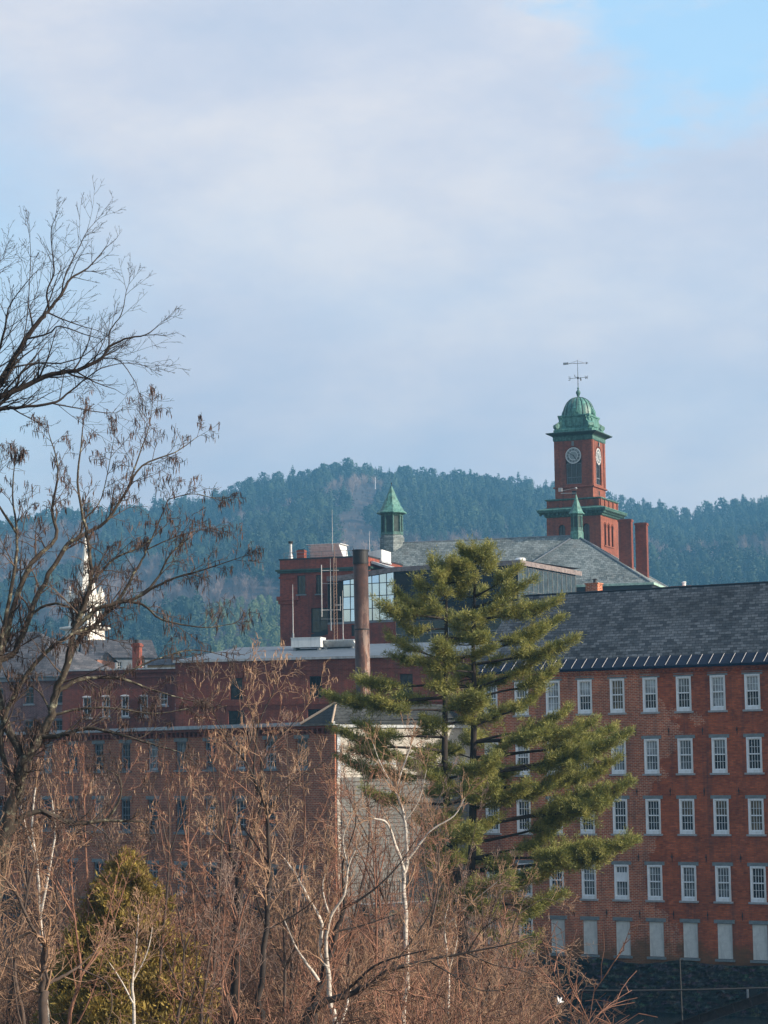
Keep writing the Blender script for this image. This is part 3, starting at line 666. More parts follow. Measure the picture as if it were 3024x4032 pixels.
    # belfry window under each dial, and the dials
    for side in (0, 1):
        if side == 0: T = lambda u, d, zq: (ax+u, vf+d, zq)
        else: T = lambda u, d, zq: (C0+h2-d, cy+u, zq)
        def bx(m, a, b, d0, d1, e, f):
            p, q = T(a, d0, e), T(b, d1, f); m.box(min(p[0],q[0]),max(p[0],q[0]),min(p[1],q[1]),max(p[1],q[1]),e,f)
        g = MB(); bx(g, -wr-.05, wr+.05, .28, .34, zw1, cz_+wr+.1); o = g.build('belfry_window', M['glass'], root)
        g = MB()
        for a in (-wr, -.32, .28, wr-.06): bx(g, a, a+.06, .2, .27, zw1, cz_-wr)
        for zz in (zw1+.02, zw1+.75, cz_-wr-.05): bx(g, -wr, wr, .19, .265, zz, zz+.07)
        g.build('window_bars', M['greyframe'], o)
        # dial
        Rd = .96; n = 40
        def disc(m, r0, r1, d, n=40):
            a = [(T(r0*math.cos(2*math.pi*k/n), d, cz_+r0*math.sin(2*math.pi*k/n))) for k in range(n)]; b = [(T(r1*math.cos(2*math.pi*k/n), d, cz_+r1*math.sin(2*math.pi*k/n))) for k in range(n)]
            if r0 == 0: m.face(*(b if side == 0 else b))
            else:
                for k in range(n): j = (k+1) % n; m.face(a[k], a[j], b[j], b[k])
        g = MB(); disc(g, 0, Rd, .02); disc(g, Rd, Rd+.001, .2); dial = g.build('clock_dial', M['dial'], root)
        for r0_, r1_, d_ in ((.93,1.,-.01),(.52,.575,-.005),(.86,.885,-.006)): g = MB(); disc(g, Rd*r0_, Rd*r1_, d_); g.build('dial_ring', M['white'], dial)
        g = MB()
        nums = ['XII','I','II','III','IIII','V','VI','VII','VIII','IX','X','XI']
        def seg(m, p, q, w, d):
            dx, dz = q[0]-p[0], q[1]-p[1]; L = math.hypot(dx, dz); nx, nz = -dz/L*w/2, dx/L*w/2
            m.face(T(p[0]-nx,d,cz_+p[1]-nz), T(q[0]-nx,d,cz_+q[1]-nz), T(q[0]+nx,d,cz_+q[1]+nz), T(p[0]+nx,d,cz_+p[1]+nz))
        for h_ in range(12):
            th = math.pi/2-2*math.pi*h_/12; s_ = nums[h_]; wd = {'I': .055, 'V': .11, 'X': .11}; tot = sum(wd[c_] for c_ in s_); off = -tot/2
            def pt(t, r_): return (r_*math.cos(th)+t*math.sin(th), r_*math.sin(th)-t*math.cos(th))
            ra, rb = Rd*.60, Rd*.84
            for c_ in s_:
                m_ = off+wd[c_]/2; hwd = wd[c_]/2*.75
                if c_ == 'I': seg(g, pt(m_, ra), pt(m_, rb), .034, .01)
                elif c_ == 'V': seg(g, pt(m_-hwd, rb), pt(m_, ra), .034, .01); seg(g, pt(m_+hwd, rb), pt(m_, ra), .024, .0105)
                else: seg(g, pt(m_-hwd, rb), pt(m_+hwd, ra), .034, .01); seg(g, pt(m_+hwd, rb), pt(m_-hwd, ra), .024, .0105)
                off += wd[c_]
        g.build('roman_numerals', M['iron'], dial)
        g = MB()
        ht = math.radians(90-30*4.83); mt = math.radians(90-6*50)
        seg(g, (-.12*math.cos(ht), -.12*math.sin(ht)), (.58*math.cos(ht), .58*math.sin(ht)), .085, -.03); seg(g, (-.14*math.cos(mt), -.14*math.sin(mt)), (.8*math.cos(mt), .8*math.sin(mt)), .055, -.04)
        g.build('clock_hands', M['iron'], dial)
    # copper entablature, cornice
    zc0 = ztop; c = MB(); c.sqstack([(h2+.05,zc0),(h2+.12,zc0+.12),(h2+.12,zc0+.5),(h2+.25,zc0+.6)], C0, cy); c.build('copper_frieze', M['copper_dark'], root)
    zc1 = zc0+.6; c = MB(); c.sqstack([(h2+.25,zc1),(h2+.7,zc1+.22),(h2+.78,zc1+.28),(h2+.78,zc1+.36),(h2+.3,zc1+.45)], C0, cy); c.build('upper_cornice', M['dark_green'], root)
    za_ = zc1+.45
    # attic block with scrolls
    at0 = za_-.05; at1 = z(1640, 3); hb = h2*.8; c = MB()
    c.sqstack([(h2+.05,at0),(h2+.05,at0+.35),(h2-.1,at0+.45),(hb+.12,at0+.5),(hb,at0+.6),(hb,at1-.2),(hb+.12,at1-.1),(hb+.1,at1+.05)], C0, cy)
    for sx, sy in ((0,-1),(1,0),(0,1),(-1,0)):
        cx_, cy_ = C0+sx*hb, cy+sy*hb
        if sx == 0: c.box(C0-hb*.55,C0+hb*.55,min(cy_,cy_+sy*.1),max(cy_,cy_+sy*.1),at0+.8,at1-.35)
        else: c.box(min(cx_,cx_+sx*.1),max(cx_,cx_+sx*.1),cy-hb*.55,cy+hb*.55,at0+.8,at1-.35)
    c.build('attic', M['copper'], root)
    def scroll(dx, dy):          # volute bracket leaning on a corner
        m = MB(); d = Vector((dx, dy, 0)).normalized(); s = d.cross(Vector((0,0,1))); o = Vector((C0, cy, 0))
        pr = [(hb*1.0,at0+.4),(h2*1.30,at0+.4),(h2*1.40,at0+.7),(h2*1.38,at0+1.0),(h2*1.22,at0+1.22),(hb*1.36,at0+1.4),(hb*1.3,at1-.35),(hb*1.36,at1-.12),(hb*1.2,at1+.06),(hb*1.,at1)]
        A_ = [o+d*p[0]+s*.26+Vector((0,0,p[1])) for p in pr]; B_ = [o+d*p[0]-s*.26+Vector((0,0,p[1])) for p in pr]; k_ = len(pr)
        m.face(*A_); m.face(*reversed(B_))
        for k in range(k_): m.face(A_[k], B_[k], B_[(k+1)%k_], A_[(k+1)%k_])
        for p, rr2 in (((h2*1.26,at0+.82),.30),((hb*1.26,at1-.2),.2)):
            m.tube(o+d*p[0]+s*.36+Vector((0,0,p[1])), o+d*p[0]-s*.36+Vector((0,0,p[1])), rr2, rr2, 14)
        m.build('scroll_bracket', M['copper'], root)
    for dx in (-1, 1):
        for dy in (-1, 1): scroll(dx, dy)
    # ribbed dome
    dz0 = at1+.05; dr = hb*.99; dh = z(1562, 3)-dz0; nf = 64;  prof = [(dr*1.07,dz0-.12),(dr*1.09,dz0),(dr,dz0+.08)]
    for k in range(1, 13):
        t = k/12*math.pi/2*.97; prof.append((dr*math.cos(t)**.85, dz0+.08+(dh-.08)*math.sin(t)))
    c = MB(); c.lathe(prof, nf, (C0, cy), 0, lambda a, zq: 1+(.035*max(0, math.cos(16*a))**6 if zq > dz0 else 0)); c.build('dome', M['copper_dome'], root, True)
    c = MB()
    for k in range(16):
        an = k*math.pi/8+math.pi/16; q = [Vector((C0+p[0]*1.01*math.cos(an), cy+p[0]*1.01*math.sin(an), p[1])) for p in prof[2:]]
        for i in range(len(q)-1): c.tube(q[i], q[i+1], .055, None, 5, False)
    o = c.build('dome_ribs', M['dark_green'], root)
    for sx, sy in ((0,-1),(1,0),(0,1),(-1,0)):      # arched dormers
        c = MB(); o = Vector((C0+sx*dr*.97, cy+sy*dr*.97, 0)); d = Vector((sx, sy, 0)); s = Vector((-sy, sx, 0)); n = 10
        for r_, dd in ((.56, .12), (.42, .2)):
            fr = [o+s*r_*math.cos(math.pi*k/n)+d*dd+Vector((0,0,dz0+.25+r_*math.sin(math.pi*k/n))) for k in range(n+1)]; bk = [p-d*.9 for p in fr]
            lo = [o-s*r_+d*dd+Vector((0,0,dz0-.1)), o+s*r_+d*dd+Vector((0,0,dz0-.1))]
            c.face(*(fr+[lo[0], lo[1]]))
            for k in range(n): c.face(fr[k], fr[k+1], bk[k+1], bk[k])
        c.tube(o+d*.2+Vector((0,0,dz0+.2)), o+d*.28+Vector((0,0,dz0+.2)), .2, .2, 12); c.build('dormer', M['copper'], root)
    # finial and weathervane
    ft = dz0+dh; c = MB(); z_ = lambda y: z(y, cy)
    c.lathe([(.5,ft-.25),(.2,ft),(.12,ft+.1),(.16,ft+.2),(.27,z_(1546)),(.27,z_(1541)),(.1,z_(1534)),(.07,z_(1531)),(.13,z_(1528)),(.06,z_(1523)),(.03,z_(1519))], 14, (C0, cy)); c.build('finial', M['copper_dark'], root)
    c = MB(); zp = z_(1415); c.tube((C0,cy,z_(1522)),(C0,cy,zp),.045,.02,6)
    zc_ = z_(1486); c.lathe([(.05,zc_-.15),(.16,zc_),(.05,zc_+.15)], 8, (C0, cy))
    L = .95
    E = Vector((1, 0, 0)).lerp(Vector((0,0,0)), 0)
    for k in range(4):
        a = k*math.pi/2; c.tube((C0,cy,zc_),(C0+L*math.cos(a),cy+L*math.sin(a),zc_),.025,.025,5)
    vane = c.build('weathervane_pole', M['iron'], root)
    def strokes(pts_list, org, ux):
        m = MB()
        for p, q in pts_list: m.tube(org+ux*p[0]+Vector((0,0,p[1])), org+ux*q[0]+Vector((0,0,q[1])), .028, None, 4)
        return m
    Wl = [((-.17,.2),(-.09,-.2)),((-.09,-.2),(0,.1)),((0,.1),(.09,-.2)),((.09,-.2),(.17,.2))]
    El = [((-.1,-.2),(-.1,.2)),((-.1,.2),(.12,.2)),((-.1,0),(.08,0)),((-.1,-.2),(.12,-.2))]
    Nl = [((-.12,-.2),(-.12,.2)),((-.12,.2),(.12,-.2)),((.12,-.2),(.12,.2))]; Sl = [((.12,.18),(-.1,.18)),((-.1,.18),(-.1,0)),((-.1,0),(.12,0)),((.12,0),(.12,-.18)),((.12,-.18),(-.1,-.18))]
    for lt, a, ux in ((Wl, 0, Vector((1,0,0))), (El, math.pi, Vector((-1,0,0))), (Nl, math.pi/2, Vector((0,1,0))), (Sl, -math.pi/2, Vector((0,1,0)))):
        org = Vector((C0+(L+.12)*math.cos(a), cy+(L+.12)*math.sin(a), zc_)); strokes(lt, org, ux).build('compass_letter', M['iron'], vane)
    zv = z_(1428); c = MB(); a0 = Vector((C0-1.75,cy,zv+.06)); a1 = Vector((C0+1.0,cy,zv-.06)); c.tube(a0,a1,.035,None,5)
    c.add([a1+Vector((.35,0,-.02)), a1+Vector((0,0,.16)), a1+Vector((.06,.02,-.02)), a1+Vector((0,0,-.18))], [(0,1,2),(0,2,3)])
    c.box(C0-1.8,C0-1.15,cy-.02,cy+.02,zv-.07,zv+.2); c.tube((C0-1.1,cy,zv+.05),(C0,cy,zv+.32),.02,None,4); c.tube((C0-.5,cy,zv+.02),(C0-.35,cy,zv+.18),.02,None,4); c.tube((C0,cy,zv+.3),(C0+.8,cy,zv-.03),.02,None,4)
    c.build('arrow_vane', M['seam'], root)
n = NT('dial_glass'); n.color((.27,.31,.32)); M['dial'] = n.rough(.35)
M['dark_green'] = plain('blackened_copper', (.03,.07,.06), .6, var=.4)
M['copper_dome'] = plain('dome_copper', (.03,.11,.095), .5, var=.5, scale=1.6, c2=(.11,.28,.24), streak=(.035,.05,.045))
tower()

# ================================================================== GLASS FRONTED BUILDING
GF = Fr(1550, 2300, 216, 27, 8)
def glasshouse():
    F = GF; root = F.thing('glass_fronted_building', 'modern brick building with a gridded glass front, half hidden by the pine', 'glass building')
    zA0 = F.on(1350, 2286)[1]; zt = F.on(1550, 2252)[1]; zb = F.on(1550, 2440)[1]; zg = 4.
    uA = F.on(1290, 2350)[0]; uA1 = F.on(1350, 2350)[0]; uC = F.on(2040, 2300)[0]; zbr = zb
    mb = MB(); wall(mb, uA, 0, zg, zb-.05, [(F.on(1382,2470)[0], F.on(1396,2470)[0], F.on(1390,2505)[1], F.on(1390,2460)[1])], 0, .3)
    mb.face((uA,14,zg),(uA,0,zg),(uA,0,zb),(uA,14,zb)); mb.face((0,.4,zg),(uC,.4,zg),(uC,.4,zb-2.6),(0,.4,zb-2.6)); mb.face((uC,0,zg),(uC,16,zg),(uC,16,zb-2.2),(uC,0,zb-2.2)); mb.build('brick_base', M['brick_block'], root)
    small_window(root, F, F.on(1389,2480)[0], F.on(1390,2505)[1], F.on(1390,2460)[1], F.on(1396,2470)[0]-F.on(1382,2470)[0], 'dark', 'glass')
    # bright facet: 7 x 4.5 panes of sky reflecting glass
    def grid(a0, a1, z0, zfun, nu, dz, mat, name, v, T, fmat='dark', bw=.05):
        m = MB(); g = MB(); us = [a0+(a1-a0)*k/nu for k in range(nu+1)]
        n_ = max(1, int(round((zfun(a1)-z0)/dz))); zs = [z0+dz*k for k in range(n_+3)]
        for i in range(nu):
            for j in range(len(zs)-1):
                t0, t1 = zfun(us[i]), zfun(us[i+1]); e0, e1 = min(zs[j+1], t0), min(zs[j+1], t1)
                if e0 <= zs[j]+.02 and e1 <= zs[j]+.02: continue
                jx = random.Random(i*31+j).uniform(-.02,.02)
                m.face(T(us[i],v+jx,zs[j]), T(us[i+1],v,zs[j]), T(us[i+1],v-jx,max(e1,zs[j])), T(us[i],v,max(e0,zs[j])))
        def bar(a, b): g.bar(a, b, bw)
        for u in us: bar(T(u,v-.03,z0), T(u,v-.03,zfun(u)))
        for z in zs:
            ok = [u for u in (a0, a1) if zfun(u) > z]
            if len(ok) == 2: bar(T(a0,v-.03,z), T(a1,v-.03,z))
            elif len(ok) == 1:
                t = (z-zfun(a0))/(zfun(a1)-zfun(a0)); u = a0+(a1-a0)*t; bar(T(u,v-.03,z), T(ok[0],v-.03,z))
        bar(T(a0,v-.03,zfun(a0)), T(a1,v-.03,zfun(a1)))
        o = g.build(name, M[fmat], root); m.build('panes', M[mat], o)
    Tu = lambda a, v, z: (a, v, z)
    f = lambda u: zA0+(zt-zA0)*(u-uA1)/(0-uA1) if u > uA1 else zA0
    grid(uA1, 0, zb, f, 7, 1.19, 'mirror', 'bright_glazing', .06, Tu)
    grid(uA, uA1, zb, lambda u: zA0-.1, 1, 4.4, 'tinted', 'side_glazing', .06, Tu)
    grid(0.06, uC, zb-.1, lambda u: zt, 7, 1.5, 'tinted', 'dark_glazing', .06, Tu, bw=.06)
    grid(0.06, uC, zb-2.6, lambda u: zb-.15, 7, 1.2, 'greenglass', 'lower_glazing', .3, Tu, 'white_old', .04)
    Ts = lambda a, v, z: (uC-v, a, z)
    grid(0.06, 14, zb-2.2, lambda u: zt+.1, 12, 2.2, 'greenglass', 'return_glazing', .0, Ts, 'greysteel', .035)
    c = MB(); c.add([(uA,-.15,zA0),(uA1,-.15,zA0),(0,-.15,zt),(uC+.3,-.15,zt),(uA,-.15,zA0+.5),(uA1,-.15,zA0+.5),(0,-.15,zt+.45),(uC+.3,-.15,zt+.45)], [(0,1,5,4),(1,2,6,5),(2,3,7,6)])
    c.add([(uC+.3,-.15,zt),(uC+.3,15,zt),(uC+.3,15,zt+.45),(uC+.3,-.15,zt+.45)], [(0,1,2,3)]); c.build('copper_fascia', M['brown_copper'], root)
    c = MB(); c.add([(uA,-.15,zA0+.5),(uA1,-.15,zA0+.5),(0,-.15,zt+.45),(uC+.3,-.15,zt+.45),(uA,15,zA0+.9),(uA1,15,zA0+.9),(0,15,zt+.7),(uC+.3,15,zt+.7)], [(0,1,5,4),(1,2,6,5),(2,3,7,6)]); c.build('roof', M['greysteel'], root)
    # dark wall strip at the foot of the mirror panes
    c = MB(); c.box(uA,0,-.08,.0,zb-.2,zb-.02); c.build('sill_band', M['greysteel'], root)
    # white mushroom vent
    u, z = F.on(2050, 2232, 5); vt = thing('roof_vent', 'white mushroom roof vent beside the slate roof', 'roof vent', F.w(u, 5, zt+.5), -F.a); zz = z-zt-.5
    q = MB(); q.lathe([(.55,-.2),(.55,zz*.45+.3),(.62,zz*.45+.35)], 16); q.build('curb', M['white'], vt)
    q = MB(); q.lathe([(.72,zz+.1),(.78,zz+.2),(.72,zz+.35),(.45,zz+.42),(.5,zz+.75),(.38,zz+.85)], 16); q.build('cap', M['white'], vt)
glasshouse()
def block():
    F = Fr(1103, 2400, 223, 18, 5); root = F.thing('tall_brick_block', 'flat roofed dark red brick block left of the glass front', 'brick building')
    zt = F.on(1103, 2207)[1]; uR = F.on(1452, 2300)[0]; D = 11
    ws = [(F.on(1170,2300)[0], F.on(1202,2300)[0], F.on(1186,2340)[1], F.on(1186,2266)[1]), (F.on(1244,2300)[0], F.on(1268,2300)[0], F.on(1256,2338)[1], F.on(1256,2264)[1]),
          (F.on(1225,2440)[0], F.on(1290,2440)[0], F.on(1250,2492)[1], F.on(1250,2394)[1])]
    mb = MB(); wall(mb, 0, uR, 3, zt, ws, 0, .3); mb.face((uR,0,3),(uR,D,3),(uR,D,zt),(uR,0,zt)); mb.face((0,D,3),(0,0,3),(0,0,zt),(0,D,zt)); mb.face((uR,D,3),(0,D,3),(0,D,zt),(uR,D,zt)); mb.face((0,0,zt-.2),(uR,0,zt-.2),(uR,D,zt-.2),(0,D,zt-.2))
    z = F.on(1150, 2270)[1]; 
    for q in range(0, 1): mb.box(-.1,F.on(1163,2300)[0],-.1,-.002,z-.2,z)
    z = F.on(1150, 2350)[1]; mb.box(-.28,F.on(1178,2350)[0],-.25,-.002,z-.35,z+.05); mb.box(-.14,F.on(1168,2350)[0],-.14,-.002,z-.7,z-.35); mb.build('wall', M['brick_block'], root)
    c = MB(); z = F.on(1103, 2247)[1]; c.box(-.35,uR+.3,-.35,-.002,z-.12,z+.06); c.box(-.2,uR+.2,-.2,-.002,z-.3,z-.12); c.box(uR+.002,uR+.3,-.35,D,z-.12,z+.06); c.build('string_course', M['dark_green'], root)
    c = MB(); c.box(-.08,uR+.08,-.08,.3,zt,zt+.14); c.box(-.08,.3,.3,D,zt,zt+.14); c.box(uR-.3,uR+.08,.3,D,zt,zt+.14); c.build('parapet_cap', M['dark'], root)
    for a, b, c_, d in ws: small_window(root, F, (a+b)/2, c_, d, b-a, 'dark', 'glass', rows=2, colsn=2, sill='stone' if b-a < 1.2 else None)
    st = MB(); a = F.on(1225, 2500, -.8)[0]; b = F.on(1395, 2445, -.8); c0 = F.on(1225, 2502, -.8)[1]; st.add([(a,-.8,c0-.35),(b[0],-.8,b[1]-.5),(b[0],-.8,b[1]+.1),(a,-.8,c0+.1),(a,0,c0-.35),(b[0],0,b[1]-.5),(b[0],0,b[1]+.1),(a,0,c0+.1)], [(0,1,2,3),(3,2,6,7),(0,4,5,1)]); st.build('stair_stringer', M['dark'], root)
    st = MB(); st.add([(a,-.78,3),(b[0],-.78,3),(b[0],-.78,b[1]-.45),(a,-.78,c0-.3)], [(0,1,2,3)]); st.build('stair_wall', M['brick_block'], root)
    # white roof wing on the right side
    u0, z0 = F.on(1440, 2225, 3); rw = MB(); e = uR+2.2
    rw.add([(uR+.1,.5,zt-.6),(e,.5,zt-1.3),(e,9,zt-1.3),(uR+.1,9,zt-.6),(uR+.1,.5,zt-.35),(e,.5,zt-1.1),(e,9,zt-1.1),(uR+.1,9,zt-.35)], [(0,1,5,4),(1,2,6,5),(4,5,6,7),(0,3,2,1)]); rw.build('side_canopy', M['white_old'], root)
    # rooftop kit
    hvac('rooftop_unit', 'big white louvred cooling unit on top of the flat brick block', F, 3, 1208, 1340, 2143, 2196, 2.4, 'louvre', .9)
    u, z = F.on(1145, 2196, 1.5); p = thing('flue_pipe', 'galvanised flue pipe with dark cap at the left end of the flat roof', 'flue pipe', F.w(u, 1.5, zt-.2), -F.a); h = F.on(1145, 2132, 1.5)[1]-zt+.2
    q = MB(); q.tube((0,0,0),(0,0,h*.4),.3,.2,12); q.tube((0,0,h*.4),(0,0,h*.93),.14,.14,12); q.build('pipe', M['steel'], p); q = MB(); q.tube((0,0,h*.9),(0,0,h),.22,.26,12); q.build('cap', M['iron'], p)
    u, z = F.on(1183, 2166, 1.8); p = thing('small_chimney', 'stubby brown brick chimney beside the flue pipe', 'chimney', F.w(u, 1.8, zt-.2), -F.a); h = z-zt+.2
    q = MB(); q.box(-.38,.38,0,.7,0,h); q.box(-.42,.42,-.04,.74,h-.18,h-.05); q.build('stack', M['brick_block'], p); q = MB(); q.box(-.3,.3,.08,.62,h,h+.08); q.build('cap', M['iron'], p)
    rl = thing('roof_railing', 'thin grey pipe railing round the flat roof', 'railing', F.w(0, .4, zt), -F.a); q = MB(); q.tube((.3,0,.75),(uR-.2,0,.75),.025,None,5); q.tube((.3,0,.4),(uR-.2,0,.4),.02,None,5); q.build('rail', M['greysteel'], rl)
    q = MB(); k = .3
    while k < uR: q.tube((k,0,0),(k,0,.78),.025,None,5); k += 1.3
    q.build('posts', M['greysteel'], rl)
    dm = thing('barrel_skylight', 'low pale curved skylight hood on the flat roof beside the smokestack', 'skylight', F.w(uR-1.2, 3.5, zt-.15), -F.a); q = MB(); n = 10
    pr = [(-1.6+3.0*k/n, .15+1.0*math.sin(math.pi*.5*k/n)) for k in range(n+1)]
    for k in range(n): q.face((pr[k][0],0,pr[k][1]),(pr[k+1][0],0,pr[k+1][1]),(pr[k+1][0],3,pr[k+1][1]),(pr[k][0],3,pr[k][1]))
    q.face(*([(a_,0,b_) for a_, b_ in pr]+[(pr[-1][0],0,0),(pr[0][0],0,0)])); q.face((pr[-1][0],0,0),(pr[-1][0],3,0),(pr[-1][0],3,pr[-1][1]),(pr[-1][0],0,pr[-1][1])); q.build('hood', M['unit_white'], dm)
    q = MB(); q.box(-1.65,1.45,-.08,3.08,-.1,.05); q.build('kerb', M['white_old'], dm)
block()

# ------------------------------------------------------------------ masts and antennas
def mast(name, label, x, yt, yb, Y, r=.05, cross=None, mat='seam'):
    b = P(x, yb, Y); t = P(x, yt, Y); h = t.z-b.z; o = thing(name, label, 'antenna', b)
    q = MB(); q.tube((0,0,0),(0,0,h*.5),r,r*.9,6); q.tube((0,0,h*.5),(0,0,h),r*.8,r*.45,6); q.build('pole', M[mat], o)
    q = MB(); q.tube((0,0,-.6),(0,0,.15),r*2.2,r*2,8); q.build('mount', M['greysteel'], o)
    if cross:
        q = MB()
        for z0, x0, x1 in cross: q.tube((x0,0,h*z0),(x1,0,h*z0),r*.6,None,5)
        q.build('cross_arm', M['greysteel'], o)
mast('whip_antenna', 'white whip antenna at the left end of the sloping metal roof', 1154, 2302, 2500, 205)
mast('whip_antenna', 'white whip antenna standing beside the stair, just left of the smokestack', 1351, 2325, 2518, 205, .045)
mast('whip_antenna', 'tall thin antenna rising above the louvred cooling unit', 1309, 2008, 2150, 224, .035)
mast('whip_antenna', 'short thin antenna on the roof right of the smokestack', 1455, 2090, 2168, 226, .035)
mast('whip_antenna', 'white folded antenna pole on two arms left of the lattice mast', 1303, 2200, 2458, 212, .04, [(.08,-.9,1.0),(.62,-.9,.7)])
def lattice():
    b = P(1320, 2520, 208); h = P(1316, 2140, 208).z-b.z; o = thing('lattice_mast', 'narrow rusty lattice radio mast in front of the brick block', 'radio mast', b)
    q = MB(); w = .2
    for i in range(3):
        a = i*2*math.pi/3; q.tube((w*math.cos(a),w*math.sin(a),0),(w*.7*math.cos(a),w*.7*math.sin(a),h*.85),.03,None,4)
    q.tube((0,0,h*.8),(0,0,h),.04,.03,5); q.build('legs', M['rusty'], o); q = MB(); n = 26
    for k in range(n):
        for i in range(3):
            a = i*2*math.pi/3; c = (i+1)*2*math.pi/3; z0 = h*.85*k/n; z1 = h*.85*(k+1)/n; q.tube((w*math.cos(a),w*math.sin(a),z0),(w*math.cos(c),w*math.sin(c),z1),.016,None,3)
    q.build('braces', M['rusty'], o); q = MB()
    for z0, x0, x1 in ((.31,-1.3,.5),(.72,-1.2,.4),(.36,0,.6)): q.tube((x0,0,h*z0),(x1,0,h*z0),.035,None,5)
    q.tube((-1.2,0,h*.24),(-1.2,0,h*.78),.05,None,6); q.tube((.5,0,h*.3),(.5,0,h*.45),.03,None,5); q.build('antenna_arm', M['seam'], o)
M['rusty'] = plain('rusty_lattice', (.22,.14,.1), .7, var=.3)
lattice()

# ================================================================== BUILDINGS FAR LEFT
def left_block():
    F = Fr(690, 2800, 184, 14, 4); root = F.thing('dark_brick_shop_block', 'dark brick block with a row of white arched sash windows, seen through the branches', 'brick building')
    zt = F.on(500, 2638)[1]; uL = F.on(246, 2700)[0]; ops = []; W = []
    for x0, x1, y0, y1 in ((325,358,2745,2825),(400,433,2742,2823),(476,507,2740,2822),(551,582,2740,2822),(627,660,2727,2777)):
        a = F.on(x0, 2780)[0]; b = F.on(x1, 2780)[0]; z0 = F.on((x0+x1)/2, y1)[1]; z1 = F.on((x0+x1)/2, y0)[1]; ops.append((a,b,z0,z1)); W.append(((a+b)/2,z0,z1,b-a))
    uR = .6
    mb = MB(); shell(mb, uL, uR, 0, 12, 2, zt, ops); z = F.on(500, 2665)[1]; mb.box(uL,uR,-.12,-.002,z-.1,z+.05); mb.box(uL,uR,-.2,-.002,zt-.25,zt-.02); mb.build('wall', M['brick_dark'], root)
    c = MB(); c.box(uL-.05,uR,-.3,.3,zt,zt+.12); c.build('roof_edge', M['white_old'], root)
    c = MB(); c.face((uL,.3,zt+.1),(uR,.3,zt+.1),(uR,12,zt+.4),(uL,12,zt+.4)); c.build('roof', M['metal_roof'], root)
    for k, (u, a, b, w) in enumerate(W): small_window(root, F, u, a, b, w, 'white', 'glass' if k < 4 else 'greenglass', arch='white' if k < 4 else None, sill='sill', fw=.09)
    # white balcony
    a, z = F.on(690, 2795, -1.2); b, _ = F.on(742, 2795, -1.2); q = MB(); q.box(a,b,-1.2,0,z-.12,z); q.build('balcony', M['white_old'], root)
    q2 = MB(); q2.tube((a,-1.15,z+.5),(b,-1.15,z+.5),.05,None,5); k = a
    while k <= b: q2.tube((k,-1.15,z),(k,-1.15,z+.5),.03,None,4); k += .16
    q2.build('balcony_rail', M['white'], root)
    # chimney and cupola dormer on the roof
    for x0, x1, yt, D in ((521, 545, 2533, 5), ):
        u, z = F.on(533, 2532, 6); c = MB(); c.box(u-.28,u+.34,6,6.7,zt,z); c.box(u-.36,u+.42,5.92,6.78,z-.3,z-.08); o = c.build('chimney', M['brick_block'], root); c = MB(); c.tube((u,6.3,z),(u,6.3,z+.3),.16,.2,8); c.build('chimney_pot', M['iron'], o)
left_block()
def corner_block():
    F = Fr(247, 2800, 194, 20, 4); root = F.thing('pinkish_brick_block', 'faded pink brick block with blue arched windows at the left edge', 'brick building')
    zt = F.on(200, 2672)[1]; uL = F.on(-420, 2700)[0]; W = []; ops = []
    for r, (y0, y1) in enumerate(((2712, 2772), (2838, 2880))):
        for x in (-120, -5, 115, 242):
            u = F.on(min(x, 232), 2740)[0]; z0 = F.on(115, y1)[1]; z1 = F.on(115, y0)[1]; ops.append((u-.42,u+.42,z0,z1)); W.append((u,z0,z1))
    mb = MB(); shell(mb, uL, 0.1, 0, 13, 2, zt, ops); z = F.on(115, 2700)[1]; mb.box(uL,.1,-.1,-.002,zt-.35,zt-.2); mb.build('wall', M['brick_pink'], root)
    c = MB(); c.box(uL-.1,.4,-.4,.0,zt-.18,zt+.1); c.box(uL-.1,.5,-.55,.1,zt+.12,zt+.22); c.build('eaves', M['greysteel'], root)
    zr = F.on(60, 2490, 6.5)[1]; c = MB(); ur = F.on(150,2495,6.5)[0]; c.face((uL,-.5,zt+.23),(.4,-.5,zt+.23),(ur,6.5,zr),(uL,6.5,zr)); c.face((.4,-.5,zt+.23),(.4,13,zt+.23),(ur,6.5,zr)); c.build('slate_roof', M['slate_old'], root)
    for u, a, b in W: small_window(root, F, u, a, b, .84, 'greyframe', 'greenglass', arch='greyframe', sill='sill')
corner_block()
def house(name, label, x, y0, y1, w, d, Y, deg, mat, roof, rise=.6, wins=3):
    F = Fr(x, y1, Y, deg, P(x, y1, Y).z-6); root = F.thing(name, label, 'house'); z1 = F.on(x, y0)[1]; z0 = 0
    ops = []; n = wins
    for k in range(n): u = -w/2+w*(k+.5)/n; ops.append((u-.28,u+.28,z1-1.5,z1-.45))
    mb = MB(); shell(mb, -w/2, w/2, 0, d, 0, z1, ops); mb.build('wall', M[mat], root); r = MB(); h = w*rise/2
    r.face((-w/2-.3,-.3,z1),(w/2+.3,-.3,z1),(w/2,d/2,z1+h),(-w/2,d/2,z1+h)); r.face((w/2+.3,d+.3,z1),(-w/2-.3,d+.3,z1),(-w/2,d/2,z1+h),(w/2,d/2,z1+h)); r.face((w/2,0,z1),(w/2,d,z1),(w/2,d/2,z1+h)); r.face((-w/2,d,z1),(-w/2,0,z1),(-w/2,d/2,z1+h)); r.build('roof', M[roof], root)
    for o in ops: small_window(root, F, (o[0]+o[1])/2, o[2], o[3], .56, 'white', 'glass')
M['yellow'] = plain('ochre_clapboard', (.38,.3,.16), .8, var=.2)
M['orange_brick'] = brick('orange_brick', (.42,.17,.1), (.34,.13,.08), (.3,.2,.15), stain=.2)
house('house', 'small ochre house with grey roof between the chimney and the long brick building', 640, 2618, 2640, 3.2, 4, 232, 10, 'yellow', 'slate_old', .5)
